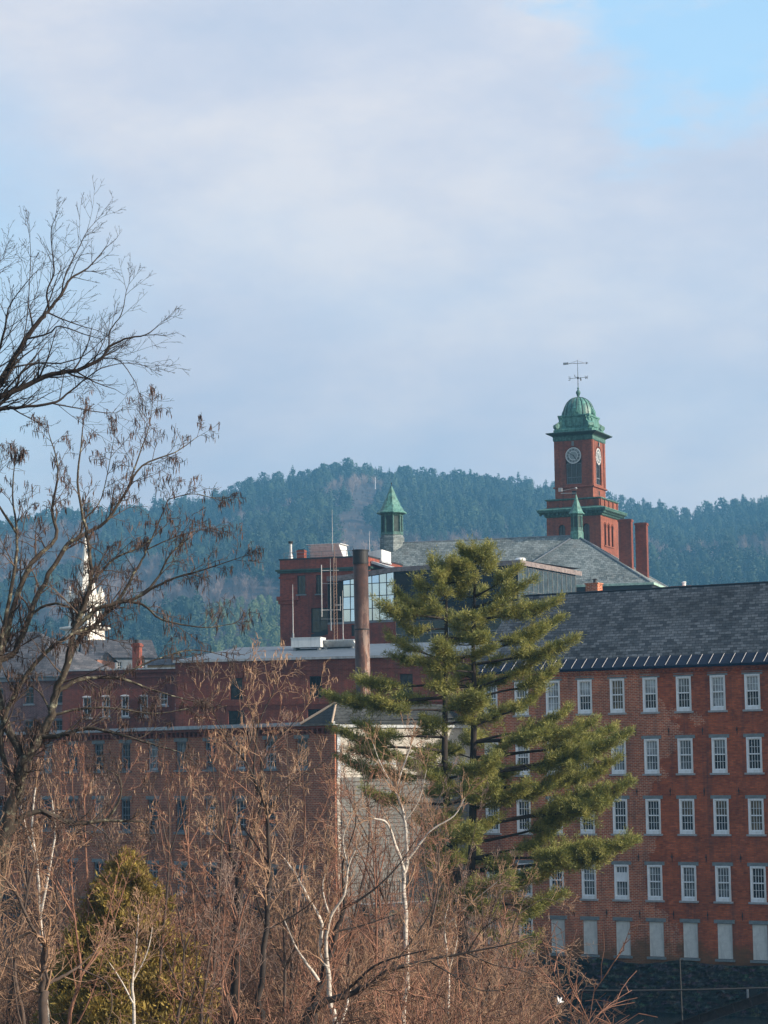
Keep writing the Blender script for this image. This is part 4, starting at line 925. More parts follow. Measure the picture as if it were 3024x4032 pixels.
house('house', 'low orange brick house at the foot of the white steeple', 262, 2600, 2640, 6.4, 6, 228, 10, 'orange_brick', 'slate_old', .3)
house('house', 'grey roofed house behind the pink brick block', 470, 2590, 2640, 8, 7, 255, -12, 'greyframe', 'slate_old', .55)
def steeple():
    F = Fr(306, 2640, 300, 30, 9); root = F.thing('church_steeple', 'white wooden church steeple with belfry, corner pinnacles and needle spire, behind the branches', 'church steeple')
    z = lambda y: F.on(335, y, 2)[1]; s = 300/FX; h = 64*s*.72
    cx, cy = 0, h; zb = z(2475); zt = z(2370)
    m = MB(); m.sqstack([(h*1.5,0),(h*1.5,z(2600)),(h*1.25,z(2570)),(h*1.2,zb-.3)], cx, cy); m.build('tower_base', M['church'], root)
    m = MB(); m.sqstack([(h*1.25,zb-.35),(h*1.55,zb-.1),(h*1.55,zb+.1),(h*1.2,zb+.2)], cx, cy); m.build('cornice', M['church'], root); m = MB(); m.sqstack([(h*1.08,zt-.3),(h*1.3,zt-.08),(h*1.3,zt+.05),(h*1.0,zt+.12)], cx, cy); m.build('cornice', M['church'], root)
    m = MB(); g = MB()
    ops = [(cx-h*.75+k*h*.5-.22, cx-h*.75+k*h*.5+.22, zb+.9, zt-.7) for k in range(4)]; wall(m, cx-h, cx+h, zb+.1, zt-.2, ops, cy-h, .25)
    ops2 = [(o[0]-cx+cy, o[1]-cx+cy, o[2], o[3]) for o in ops]; wall(m, cy-h, cy+h, zb+.1, zt-.2, ops2, cx+h, .25, 'v', True); m.face((cx-h,cy+h,zb),(cx-h,cy-h,zb),(cx-h,cy-h,zt),(cx-h,cy+h,zt)); m.face((cx+h,cy+h,zb),(cx-h,cy+h,zb),(cx-h,cy+h,zt),(cx+h,cy+h,zt)); m.build('belfry', M['church'], root)
    g.box(cx-h+.3,cx+h-.3,cy-h+.3,cy+h-.3,zb+.1,zt-.2); g.build('belfry_louvres', M['iron'], root)
    m = MB(); m.lathe([(h*1.2,zt),(h*.85,z(2300)),(h*.34,z(2215)),(h*.18,z(2170)),(.05,z(2105))], 8, (cx,cy), math.pi/8); m.build('spire', M['church'], root)
    m = MB(); m.tube((cx,cy,z(2106)),(cx,cy,z(2085)),.04,.03,5); m.lathe([(.05,z(2100)),(.16,z(2097)),(.05,z(2094))], 8, (cx,cy)); m.build('finial', M['iron'], root)
    for dx in (-1,1):
        for dy in (-1,1): m = MB(); m.sqstack([(h*.24,zt),(h*.24,zt+.5),(h*.28,zt+.55),(h*.04,z(2310))], cx+dx*h*.95, cy+dy*h*.95); m.build('pinnacle', M['church'], root)
steeple()
def far_chimney(x, yt, yb, w, Y, label, mat='orange_brick'):
    b = P(x, yb, Y); h = P(x, yt, Y).z-b.z; o = thing('brick_chimney', label, 'chimney', b-Vector((0,0,3)), -.3); q = MB(); q.box(-w/2,w/2,0,w,0,h+3); q.box(-w/2-.06,w/2+.06,-.06,w+.06,h+2.7,h+2.9); q.build('shaft', M[mat], o); q = MB(); q.box(-w*.3,w*.3,w*.2,w*.8,h+3,h+3.2); q.build('cap', M['iron'], o)
far_chimney(205, 2560, 2650, .9, 222, 'orange brick chimney left of the white steeple, lit on its right side')
far_chimney(180, 2600, 2650, .8, 215, 'short dark brick chimney at the corner of the old slate roof', 'brick_dark')
# ================================================================== GROUND, WATER, HILL
from mathutils import noise as mno
def sst(a, b, x): t = min(1, max(0, (x-a)/(b-a))); return t*t*(3-2*t)
def gz(X, Y):
    nv = mno.noise((X*.13, Y*.13, 3))*.5+mno.noise((X*.5, Y*.5, 7))*.18
    z = 6.0-.035*max(0, Y-40)
    m = sst(3, 12, X+.0*Y)*sst(72, 96, Y); z = z*(1-m)+(-.6)*m
    m2 = sst(108, 116, Y)*sst(-26, -20, X+0)*1.0; z = z*(1-m2)+(-.4)*m2
    t = sst(124, 131, Y+(-X-8)*-.55)*(1-sst(-5, 0, X)); z = z*(1-t)+5.4*t
    far = sst(139, 150, Y+.3*X); z = z*(1-far)+(5.2+max(0, Y-160)*.022)*far
    if Y < 38: z += (38-Y)*.14
    return z+nv
def ground():
    xs = np.concatenate([np.linspace(-3000,-90,14), np.linspace(-80,80,130), np.linspace(90,3000,14)])
    ys = np.concatenate([np.linspace(-200,15,10), np.linspace(18,170,130), np.linspace(180,460,20), np.linspace(600,6000,12)])
    V = [(x, y, gz(x, y)) for y in ys for x in xs]; nx = len(xs)
    F = [(j*nx+i, j*nx+i+1, (j+1)*nx+i+1, (j+1)*nx+i) for j in range(len(ys)-1) for i in range(nx-1)]
    o = obj('ground', npmesh('ground', V, F, True), M['leaf_litter']); o['kind'] = 'structure'
    wv = MB(); wv.box(-60, 90, 60, 150, 0.2, 1.0); o = wv.build('water', M['water'], None); o['kind'] = 'structure'
n = NT('leaf_litter'); n.color(n.ramp(n.noise(n.coord(), .8, 8, .75), [(.3, (.02,.014,.01)), (.5, (.06,.04,.025)), (.68, (.15,.10,.065))])); n.bump(n.noise(n.coord(), 4, 6), .6, .1); M['leaf_litter'] = n.rough(.95)
n = NT('river_water'); n.color((.012,.017,.02)); n.bump(n.noise(n.coord(), 1.2, 4), .3, .05); n.b.inputs['Specular IOR Level'].default_value = .25; M['water'] = n.rough(.25)
ground()

crest_px = [(-2500,2100),(-900,2080),(0,2045),(300,2010),(600,1985),(750,1962),(850,1935),(1000,1885),(1180,1865),(1250,1842),(1400,1835),(1500,1852),(1600,1842),(1700,1862),(1900,1865),(2000,1888),(2180,1905),(2400,1950),(2600,1988),(2680,2012),(2800,1990),(3024,1958),(3600,1900),(5500,1980)]
YC, YF = 1900., 850.
_cx = []; _cz = []
for x, y in crest_px: p = P(x, y, YC); _cx.append(p.x); _cz.append(p.z-10)
def hz(X, Y):
    c = float(np.interp(X*(YC/max(Y, YF)) if Y < YC else X, _cx, _cz)); t = (Y-YF)/(YC-YF)
    if t < 0: return 8
    g = 16*mno.noise((X*.006, Y*.0035, 2))*min(1, t*3)*max(0, 1-max(0, t-.75)*4)
    return 8+(c-8)*(min(t, 1)**.85)+g - max(0, t-1)*60
def hill():
    xs = np.linspace(-1100, 1100, 160); ys = np.linspace(YF-5, 2250, 80)
    V = [(x, y, hz(x, y) if y > YF else 5) for y in ys for x in xs]; nx = len(xs)
    F = [(j*nx+i, j*nx+i+1, (j+1)*nx+i+1, (j+1)*nx+i) for j in range(len(ys)-1) for i in range(nx-1)]
    o = obj('hill', npmesh('hill', V, F, True), M['hill_floor']); o['kind'] = 'structure'
n = NT('hill_floor'); n.color(n.ramp(n.noise(n.coord(), .05, 8, .75), [(.35, (.03,.025,.022)), (.6, (.085,.06,.055))])); M['hill_floor'] = n.rough(.95)
hill()

# ---- vegetation meshes (numpy)
def conifer(seed, h=15., dens=1.):
    r = np.random.RandomState(seed); V = []; F = []
    def tri(a, b, c): n = len(V); V.extend((a, b, c)); F.append((n, n+1, n+2))
    w0 = h*r.uniform(.26, .42); lean = r.uniform(-.02, .02, 2)*h; z = h*r.uniform(.08, .2)
    for k in range(4):
        a = k*math.pi/2; tri((.25*math.cos(a),.25*math.sin(a),-1), (.25*math.cos(a+1.57),.25*math.sin(a+1.57),-1), (lean[0],lean[1],h*.97))
    while z < h:
        t = z/h; R0 = w0*(1-t)**.55*r.uniform(.45, 1.25)+.35
        nb = int(r.uniform(5, 8)*dens); a0 = r.uniform(0, 6.28)
        for k in range(nb):
            a = a0+k*6.283/nb+r.uniform(-.4, .4); Rr = R0*r.uniform(.55, 1.2); rise = Rr*r.uniform(.0, .35)
            d = np.array((math.cos(a), math.sin(a), 0)); s = np.array((-d[1], d[0], 0)); c = np.array((lean[0]*t, lean[1]*t, z))
            wv = Rr*.42; b = c+d*Rr*.1; e = c+d*Rr+np.array((0,0,rise+r.uniform(-.2,.4)))
            tri(b+s*wv*r.uniform(.5,1.1)+(0,0,r.uniform(-.5,.1)), b-s*wv*r.uniform(.5,1.1)+(0,0,r.uniform(-.5,.1)), e)
            e = c+d*Rr*.7; tri(e+(0,0,r.uniform(.3,.9)), e+s*Rr*.32-(0,0,.3), e-s*Rr*.32-(0,0,.4))
        z += h*r.uniform(.05, .085)
    return np.array(V, float), np.array(F)
def roundpine(seed, h=13.):
    r = np.random.RandomState(seed); V = []; F = []; w = h*r.uniform(.24, .36)
    for k in range(230):
        t = r.uniform(.18, 1); a = r.uniform(0, 6.283); R0 = w*math.sqrt(max(.02, 1-abs((t-.52)/.52)**2.2))*(1+.28*math.sin(a*3+t*9+seed)); q = R0*r.uniform(.65, 1.05); c = np.array((q*math.cos(a), q*math.sin(a), t*h)); s = np.array((-math.sin(a), math.cos(a), 0))*r.uniform(.5, 1.1); o = np.array((math.cos(a)*.5, math.sin(a)*.5, 0)); n = len(V)
        V.extend((c+s, c-s*r.uniform(.6,1.2)-(0,0,.2), c+o+(0,0,r.uniform(.5,1.3)))); F.append((n, n+1, n+2))
    for k in range(3):
        a = k*2.1; n = len(V); V.extend(((.3*math.cos(a),.3*math.sin(a),-1),(.3*math.cos(a+2.1),.3*math.sin(a+2.1),-1),(0,0,h*.8))); F.append((n,n+1,n+2))
    return np.array(V, float), np.array(F)
def fartree(seed, h=12.):
    r = np.random.RandomState(seed); V = []; F = []
    def bl(p, q, w):
        n = len(V); s = np.array((w, w*.4, 0)); V.extend((p-s, p+s, q)); F.append((n, n+1, n+2))
    for i in range(70):
        z0 = h*r.uniform(.2, .6); a = r.uniform(0, 6.28); L = h*r.uniform(.2, .45); el = r.uniform(.5, 1.3); p = np.array((r.uniform(-.1,.1)*h, r.uniform(-.1,.1)*h, z0)); q = p+L*np.array((math.cos(a)*math.cos(el), math.sin(a)*math.cos(el), math.sin(el))); bl(p, q, .1)
        for j in range(2):
            p2 = p+(q-p)*r.uniform(.3,.9); a2 = a+r.uniform(-1,1); bl(p2, p2+L*.45*np.array((math.cos(a2)*.6, math.sin(a2)*.6, .8)), .06)
    bl(np.zeros(3), np.array((0,0,h*.9)), .22)
    return np.array(V, float), np.array(F)
def scatter(variants, places):
    """merge transformed copies: place = (x, y, z, scale, angle, variant)"""
    Vs = []; Fs = []; n = 0
    for x, y, z, s, a, k in places:
        V, F = variants[k]; c, q = math.cos(a), math.sin(a); W = np.empty_like(V)
        W[:,0] = (V[:,0]*c-V[:,1]*q)*s+x; W[:,1] = (V[:,0]*q+V[:,1]*c)*s+y; W[:,2] = V[:,2]*s+z
        Vs.append(W); Fs.append(F+n); n += len(V)
    return np.concatenate(Vs), np.concatenate(Fs)
def foliage(name, c1, c2, c3, scale, rough=.75, trans=.0):
    n = NT(name); c = n.ramp(n.noise(n.coord(), scale, 4, .7), [(.32, c1), (.5, c2), (.68, c3)]); n.color(c)
    if trans:
        tl = n.t.nodes.new('ShaderNodeBsdfTranslucent'); n.l(c, tl.inputs[0]); ms = n.t.nodes.new('ShaderNodeMixShader'); ms.inputs[0].default_value = trans; n.l(n.b.outputs[0], ms.inputs[1]); n.l(tl.outputs[0], ms.inputs[2]); n.l(ms.outputs[0], n.o.inputs['Surface'])
    return n.rough(rough)
M['forest'] = foliage('far_conifer_foliage', (.012,.03,.02), (.03,.062,.036), (.065,.11,.055), .018)
M['forest_light'] = foliage('light_pine_foliage', (.07,.11,.05), (.12,.17,.07), (.16,.21,.09), .06)
M['bare_wood'] = foliage('far_bare_twigs', (.12,.085,.075), (.18,.13,.115), (.26,.19,.16), .05)
def inpoly(x, y, pg):
    c = False; j = len(pg)-1
    for i in range(len(pg)):
        if (pg[i][1] > y) != (pg[j][1] > y) and x < (pg[j][0]-pg[i][0])*(y-pg[i][1])/(pg[j][1]-pg[i][1])+pg[i][0]: c = not c
        j = i
    return c
CLEAR = [(1415,1945),(1492,1940),(1485,2010),(1440,2070),(1510,2120),(1490,2175),(1330,2180),(1300,2060),(1390,2010)]
def forest():
    cv = [conifer(s, 13.5) for s in range(5)]+[roundpine(s) for s in range(4)]; bv = [fartree(s) for s in range(5)]; r = random.Random(11)
    C = []; B = []; Rg = []; LG = []
    for j in range(106):
        y = YF+8+j*9.9
        for i in range(-64, 65):
            x = i*9.0*(y/1900)**.5+r.uniform(-5,5); yy = y+r.uniform(-5,5); u = abs(x)/yy
            if u > .235: continue
            z = hz(x, yy)-.5; px, py = proj((x, yy, z)); clear = inpoly(px, py, CLEAR)
            q = mno.noise((x*.010, yy*.007, 8)); t = (yy-YF)/(YC-YF)
            if clear:
                if r.random() < .8: B.append((x, yy, z, r.uniform(.2,.45), r.uniform(0,6), r.randrange(5)))
                continue
            bare = q > .22 or (t < .10 and q > -.45 and px < 1500 and not (850 < px < 1120)) or (px < 700 and q > .12)
            if bare:
                if r.random() < .75: B.append((x, yy, z, r.uniform(.6,1.05), r.uniform(0,6), r.randrange(5)))
            elif t < .3 and 800 < px < 1180 and t > .02: LG.append((x, yy, z, r.uniform(.5,.85), r.uniform(0,6), r.randrange(9)))
            else: C.append((x, yy, z, r.uniform(.5,1.15)*(1.3 if r.random() < .08 else 1), r.uniform(0,6), r.randrange(9)))
    V, F = scatter(cv, C); o = obj('forest', npmesh('forest', V, F), M['forest']); tag(o, 'dense dark evergreen forest covering the hazy hillside', 'forest', kind='stuff')
    V, F = scatter(bv, B); o = obj('bare_woods', npmesh('bare_woods', V, F), M['bare_wood']); tag(o, 'purplish brown leafless woods among and below the evergreens', 'woods', kind='stuff')
    if LG: V, F = scatter(cv, LG); o = obj('young_pine_grove', npmesh('young_pine_grove', V, F), M['forest_light']); tag(o, 'paler green pine grove low on the hillside left of the brick block', 'pine grove', kind='stuff')
    # pines one can tell apart on the skyline
    mes = [npmesh('skyline_pine', *cv[k]) for k in range(9)]
    for m in mes: m.materials.append(M['forest'])
    x = 690
    while x < 3080:
        if not (2150 < x < 2420):
            Y = YC-r.uniform(0, 40); p = P(x, 1900, Y); o = bpy.data.objects.new('pine_tree', mes[r.randrange(9)]); COL.objects.link(o); s = r.choice([r.uniform(.6,.9), r.uniform(.8,1.2)])
            o.location = (p.x, Y, hz(p.x, Y)-1.5); o.scale = (s*r.uniform(.8,1.1), s*.9, s); o.rotation_euler.z = r.uniform(0, 6)
            tag(o, 'hazy dark pine standing up on the skyline of the hill', 'pine tree', 'pines along the hill skyline')
        x += r.uniform(22, 70)
    b = P(1478, 1940, 1800); t = P(1478, 1880, 1800); pr = thing('hilltop_pole', 'thin pale pole standing on the bare clearing near the hilltop', 'pole', (b.x, b.y, hz(b.x, b.y)-.5)); q = MB(); hh = t.z-hz(b.x, b.y)+.5; q.tube((0,0,0),(0,0,hh),.34,.25,6); q.box(-.3,.3,-.3,.3,0,.5); q.build('pole', M['white'], pr); q = MB(); q.box(-.5,.5,-.1,.1,hh*.93,hh*.96); q.build('crosspiece', M['white'], pr)
forest()

# ================================================================== BARE TREES
def tubes(polys, sides=4):
    """polylines [(pts n x 3, radii n)] -> one tapered tube mesh"""
    groups = {}
    for p, r in polys: groups.setdefault(len(p), []).append((p, r))
    Vs = []; Fs = []; base = 0
    for n, lst in groups.items():
        A = np.array([p for p, _ in lst], float); Rr = np.array([r for _, r in lst], float); K = len(lst)
        T = np.empty_like(A); T[:,1:-1] = A[:,2:]-A[:,:-2]; T[:,0] = A[:,1]-A[:,0]; T[:,-1] = A[:,-1]-A[:,-2]
        T /= np.linalg.norm(T, axis=2, keepdims=True)+1e-9
        m = T.mean(1, keepdims=True); ref = np.where(np.abs(m[...,2:3]) < .8*np.linalg.norm(m, axis=2, keepdims=True), np.array([0,0,1.]), np.array([1.,0.2,0])); ref = np.broadcast_to(ref, T.shape)
        U = np.cross(T, ref); U /= np.linalg.norm(U, axis=2, keepdims=True)+1e-9; W = np.cross(T, U)
        ang = np.arange(sides)*2*math.pi/sides
        V = A[:,:,None,:]+(U[:,:,None,:]*np.cos(ang)[None,None,:,None]+W[:,:,None,:]*np.sin(ang)[None,None,:,None])*Rr[:,:,None,None]
        Vs.append(V.reshape(-1,3)); k = np.arange(K)[:,None,None]*n*sides; i = np.arange(n-1)[None,:,None]*sides; s = np.arange(sides)[None,None,:]; s2 = (s+1) % sides
        a = base+k+i+s; b = base+k+i+s2; c = b+sides; d = a+sides
        Fs.append(np.stack([np.broadcast_to(q, (K,n-1,sides)) for q in (a,b,c,d)], -1).reshape(-1,4)); base += K*n*sides
    return np.concatenate(Vs), np.concatenate(Fs)
def nrm(a): return a/(math.sqrt(a[0]*a[0]+a[1]*a[1]+a[2]*a[2])+1e-9)
def grow(r, start, d, L, rad, lvl, S, out):
    """one branch and everything that springs from it; S: species settings"""
    n = S['n'][lvl]; st = L/(n-1); p = np.array(start, float); d = nrm(np.array(d, float)); pts = [p]; rr = [rad]
    wob = S['wob'][lvl]; up = S['up'][lvl]; rmin = S['rmin']
    g = r.normal(0, 1, (n, 3))*wob
    for k in range(1, n):
        d = nrm(d+g[k]+np.array((0, 0, up))); p = p+d*st; pts.append(p); rr.append(max(rmin*.6, rad*(1-.8*k/(n-1))))
    out[lvl].append((pts, rr))
    if lvl >= S['max']: return
    nc = S['nc'][lvl]; nc = int(nc+r.uniform(-.3, .3)*nc+.5)
    for c in range(nc):
        t = S['t0']+(1-S['t0'])*(c+r.uniform(0, 1))/nc; f = t*(n-1); k = min(int(f), n-2); q = pts[k]+(pts[k+1]-pts[k])*(f-k); dd = nrm(pts[k+1]-pts[k])
        v = r.normal(0, 1, 3); v = v-dd*v.dot(dd); v = nrm(v); a = S['ang']*r.uniform(.6, 1.3)
        nd = dd*math.cos(a)+v*math.sin(a); rl = rr[k]*S['rr']; 
        grow(r, q, nd, L*S['lr']*(1.15-.65*t)*r.uniform(.6, 1.3), max(rmin, rl), lvl+1, S, out)
def crspline(P_, sub):
    P_ = [np.array(p, float) for p in P_]; Q = [2*P_[0]-P_[1]]+P_+[2*P_[-1]-P_[-2]]; o = []
    for i in range(1, len(Q)-2):
        for k in range(sub):
            t = k/sub; a, b, c, d = Q[i-1], Q[i], Q[i+1], Q[i+2]
            o.append(.5*((2*b)+(-a+c)*t+(2*a-5*b+4*c-d)*t*t+(-a+3*b-3*c+d)*t**3))
    o.append(P_[-1]); return o
SP = dict(max=3, n=[6,6,5,4], wob=[.12,.15,.2,.22], up=[.06,.05,.05,.05], nc=[7,5,4,0], t0=.15, ang=.75, lr=.52, rr=.6, rmin=.006)
def bark(name, c1, c2, sc=3., pale=None):
    n = NT(name); mp = n.t.nodes.new('ShaderNodeMapping'); mp.inputs['Scale'].default_value = (1,1,.4); n.l(n.coord(), mp.inputs[0])
    c = n.ramp(n.noise(mp.outputs[0], sc, 6, .75), [(.35, c1), (.65, c2)])
    if pale: c = n.mix(n.ramp(n.noise(n.coord(), sc*1.7, 5, .8), [(.54, 0), (.64, .9)]), c, pale)
    n.color(c); return n.rough(.9)
M['bark_dark'] = bark('dark_furrowed_bark', (.015,.011,.010), (.05,.038,.032), 4)
M['bark_lichen'] = bark('lichened_bark', (.025,.018,.014), (.07,.055,.04), 3, (.27,.26,.18))
M['bark_grey'] = bark('grey_twig_bark', (.045,.032,.028), (.12,.085,.065))
M['twig_tan'] = bark('tan_twig_bark', (.17,.10,.06), (.46,.29,.185), 1.2)
M['twig_brown'] = bark('brown_twig_bark', (.035,.02,.014), (.2,.11,.07), 1.)
M['twig_grey'] = bark('grey_pink_twig_bark', (.12,.085,.07), (.36,.25,.2), 1.2)
M['twig_red'] = bark('reddish_twig_bark', (.10,.045,.03), (.38,.19,.12), 1.2)
n = NT('birch_bark'); mp = n.t.nodes.new('ShaderNodeMapping'); mp.inputs['Scale'].default_value = (2,2,9); n.l(n.coord(), mp.inputs[0]); n.color(n.ramp(n.noise(mp.outputs[0], 1.3, 4, .8), [(.36, (.10,.08,.07)), (.44, (.50,.45,.39)), (.7, (.66,.61,.54))])); M['birch'] = n.rough(.8)
M['pod_tan'] = bark('tan_seed_pod', (.12,.07,.045), (.5,.34,.22), 1.)
M['pod'] = bark('dry_seed_pod', (.03,.016,.014), (.12,.072,.055), 1.)

def pods(r, polys, n, L=.14):
    V = []; F = []
    for _ in range(n):
        p, _r = polys[r.randint(len(polys))]; q = np.array(p[r.randint(1, len(p))])+r.normal(0, .02, 3); l = L*r.uniform(.6, 1.3); w = .008+.006*r.rand(); a = r.uniform(0, 3.14); s = np.array((math.cos(a), math.sin(a), 0))*w; dr = np.array((r.normal(0,.15), r.normal(0,.15), -1))
        k = len(V); m = q+dr*l*.5+s*r.uniform(-1.5,1.5); V += [q-s*.4, q+s*.4, m+s, q+dr*l, m-s]; F += [(k,k+1,k+2,k+4),(k+4,k+2,k+3,k+3)]
    return V, [f for f in F]
def tree(name, label, cat, Y, limbs, S, seed, mt, mtw, dens=1., L0=None, podn=0, group=None, base=None, pm='pod', tipfan=True, depth=.35, sidelen=.45, first=.12):
    """limbs: (photo points, r0, r1[, depth drift]) give the main forks; each is a real curved limb wandering in depth too"""
    r = np.random.RandomState(seed); s = Y/FX; big = []; out = [[] for _ in range(6)]
    cache = {}
    def W(x, y, dy): return np.array(P(x, y, Y+dy))
    bp = limbs[0][0][0]; b = W(*bp, 0); ground_z = gz(b[0], Y) if base is None else base
    for li, lim in enumerate(limbs):
        pts, r0, r1 = lim[:3]; dd = lim[3] if len(lim) > 3 else r.uniform(-1, 1)*depth*len(pts)*.6; n = len(pts)
        w = []
        for k, q in enumerate(pts):
            if q in cache: w.append(cache[q]); d0 = (w[-1][1]-Y); continue
            prev = (w[-1][1]-Y) if w else 0
            pw = W(q[0], q[1], prev+dd/n+r.normal(0, .04)); cache[q] = pw; w.append(pw)
        if li == 0: w = [np.array((w[0][0]+.05, w[0][1], min(ground_z-.3, w[0][2]-.3)))]+w
        c = crspline(w, 4); N = len(c); rad = [r0+(r1-r0)*k/(N-1) for k in range(N)]
        c = [p+r.normal(0, .25, 3)*rad[i]*(1 if 0 < i < N-1 else 0) for i, p in enumerate(c)]
        big.append((c, rad))
        ln = sum(np.linalg.norm(c[i+1]-c[i]) for i in range(N-1)); lb = (L0 or 1.6)
        nc = int(ln*S.get('per_m', 2.2)*dens)
        for _ in range(nc):
            t = r.uniform(first if li else .35, 1); f = t*(N-1); k = min(int(f), N-2); q = c[k]+(c[k+1]-c[k])*(f-k); d0 = nrm(c[k+1]-c[k]); v = r.normal(0, 1, 3); v = nrm(v-d0*v.dot(d0)); a = S['ang']*r.uniform(.6, 1.3)
            grow(r, q, d0*math.cos(a)+v*math.sin(a)+np.array((0,0,.12)), lb*(1.1-.55*t)*r.uniform(.4, 1.15), max(S['rmin']*1.2, min(rad[k]*.5, .025)), 1, S, out)
        if tipfan: 
            for _ in range(2): grow(r, c[-1], nrm(c[-1]-c[-2])+r.normal(0, .25, 3), lb*.5*r.uniform(.6,1), max(r1*.8, S['rmin']), 1, S, out)
    O = Vector((b[0], b[1], ground_z)); root = thing(name, label, cat, O, 0, group); o_ = np.array(O)
    V, F = tubes(big, 8); obj('trunk', npmesh('trunk', V-o_, F, True), M[mt], root)
    tw = [q for l in out for q in l]
    by = {}
    for q in out[1]: by.setdefault(1, []).append(q)
    V, F = tubes(tw, 3); o = obj('twigs', npmesh('twigs', V-o_, F), M[mtw], root); o['kind'] = 'stuff'
    if podn:
        V, F = pods(r, out[2]+out[3], podn, .15); o = obj('seed_pods', npmesh('seed_pods', np.array(V)-o_, F), M[pm], root); o['kind'] = 'stuff'
    return root

LOC = dict(max=3, n=[6,5,5,4], wob=[.12,.16,.18,.2], up=[.02,.02,.01,.0], nc=[6,5,4,0], t0=.12, ang=.8, lr=.56, rr=.55, rmin=.006, per_m=2.5)
MAP = dict(LOC, rmin=.0042, nc=[5,5,2,0], per_m=4.2, up=[.03,.03,.03,.0], wob=[.08,.10,.10,.08], ang=.72, lr=.46, n=[6,6,5,3], t0=.2)
SHR = dict(max=3, n=[6,6,5,4], wob=[.1,.14,.16,.16], up=[.04,.03,.01,.0], nc=[6,4,3,0], t0=.15, ang=.75, lr=.6, rr=.6, rmin=.0065, per_m=1.9)
tree('maple_tree', 'tall bare maple whose dark branches reach in from the left edge against the sky', 'bare tree', 42, [
  ([(-420,4200),(-410,3300),(-380,2500),(-300,2000),(-150,1720),(0,1510)], .24, .07, 0),
  ([(0,1510),(33,1450),(98,1336),(163,1255),(195,1217),(239,1162),(279,1097),(347,1054),(401,994)], .06, .009),
  ([(-150,1720),(-40,1580),(0,1564),(70,1531),(206,1474),(304,1458),(401,1409),(429,1369),(488,1336),(575,1317),(624,1282)], .07, .006),
  ([(-150,1720),(-60,1650),(0,1613),(33,1607),(81,1602),(206,1588),(260,1553),(336,1493),(374,1466)], .05, .008),
  ([(206,1588),(304,1607),(396,1624),(455,1626)], .014, .006), ([(-60,1650),(54,1542),(81,1472),(141,1401),(184,1347)], .03, .008),
  ([(-150,1720),(-60,1480),(0,1363),(22,1282),(33,1217),(65,1162),(130,1081)], .03, .007), ([(193,1217),(184,1151),(212,1076),(209,1021),(201,913),(217,858)], .02, .004),
  ([(239,1162),(260,1075),(304,989),(342,913),(385,864)], .015, .004), ([(429,1369),(434,1303),(477,1238),(494,1162),(507,1119)], .015, .004),
  ([(98,1336),(190,1314),(233,1284),(325,1314),(380,1330)], .02, .006), ([(0,1564),(120,1440),(240,1430),(330,1400),(400,1340)], .02, .006),
  ([(-60,1480),(60,1400),(100,1300),(120,1050),(118,940)], .016, .004), ([(-300,2000),(-200,1550),(-130,1250),(-50,1080),(10,1020)], .05, .006), ([(401,1409),(470,1420),(530,1500),(548,1550)], .012, .005), ([(336,1493),(400,1450),(500,1430),(590,1445)], .012, .005)],
  MAP, 1, 'bark_dark', 'bark_dark', dens=1.1, L0=1.25, first=.05)
tree('locust_tree', 'big bare locust with leaning lichened limbs and hanging dark seed pods at the left', 'bare tree', 46, [
  ([(-60,3900),(-20,3500),(20,3300),(60,3130),(100,3000),(152,2900)], .2, .10, 0),
  ([(152,2900),(205,2815),(219,2729),(265,2616),(292,2477),(325,2404),(355,2298),(358,2218),(335,2080),(305,1900),(318,1760),(330,1640)], .09, .008),
  ([(265,2616),(305,2523),(371,2464),(464,2364),(544,2232),(577,2165),(663,1966)], .06, .008), ([(292,2477),(398,2391),(530,2357),(610,2291),(676,2178),(769,2099)], .05, .008),
  ([(219,2729),(318,2676),(464,2669),(597,2716),(763,2762)], .05, .01), ([(100,3000),(-10,2750),(0,2596),(40,2430),(120,2218),(219,2119),(205,2000),(230,1850),(190,1700)], .09, .008),
  ([(-10,2750),(-5,2600),(27,2404),(60,2231),(66,2100),(50,1950),(60,1800)], .06, .008), ([(0,2596),(60,2563),(119,2417),(172,2298),(252,2159),(318,2112),(420,2050),(500,1930),(559,1835),(689,1781),(776,1721)], .07, .007),
  ([(60,3130),(0,2900),(80,2696),(186,2563),(285,2497),(371,2464)], .06, .03), ([(152,2900),(245,2895),(330,2868),(411,2875),(560,2920),(700,2960)], .055, .012),
  ([(20,3300),(120,3200),(300,3240),(420,3230),(560,3235)], .07, .02), ([(420,3230),(470,3150),(475,3070),(420,3030)], .03, .01), ([(205,2815),(330,2790),(460,2790),(600,2810),(740,2790)], .03, .01),
  ([(205,2815),(160,2730),(90,2680)], .025, .01), ([(500,1930),(545,1800),(586,1683),(600,1600)], .02, .005), ([(318,2112),(330,2050),(400,1960),(450,1720)], .025, .005),
  ([(530,2357),(663,2285),(796,2245),(955,2192)], .03, .007), ([(464,2364),(560,2380),(637,2440),(796,2470),(915,2457)], .03, .007), ([(663,1966),(760,1945),(860,1965)], .012, .006), ([(577,2165),(700,2110),(830,2080)], .014, .006),
  ([(464,2669),(600,2600),(760,2560),(880,2580)], .02, .007), ([(355,2298),(450,2200),(560,2150),(640,2080)], .03, .007), ([(66,2100),(-20,1950),(-30,1800)], .03, .007), ([(119,2417),(200,2380),(280,2400),(285,2497)], .03, .02)],
  LOC, 2, 'bark_lichen', 'bark_grey', dens=1.4, L0=1.12, podn=5200, first=.15)
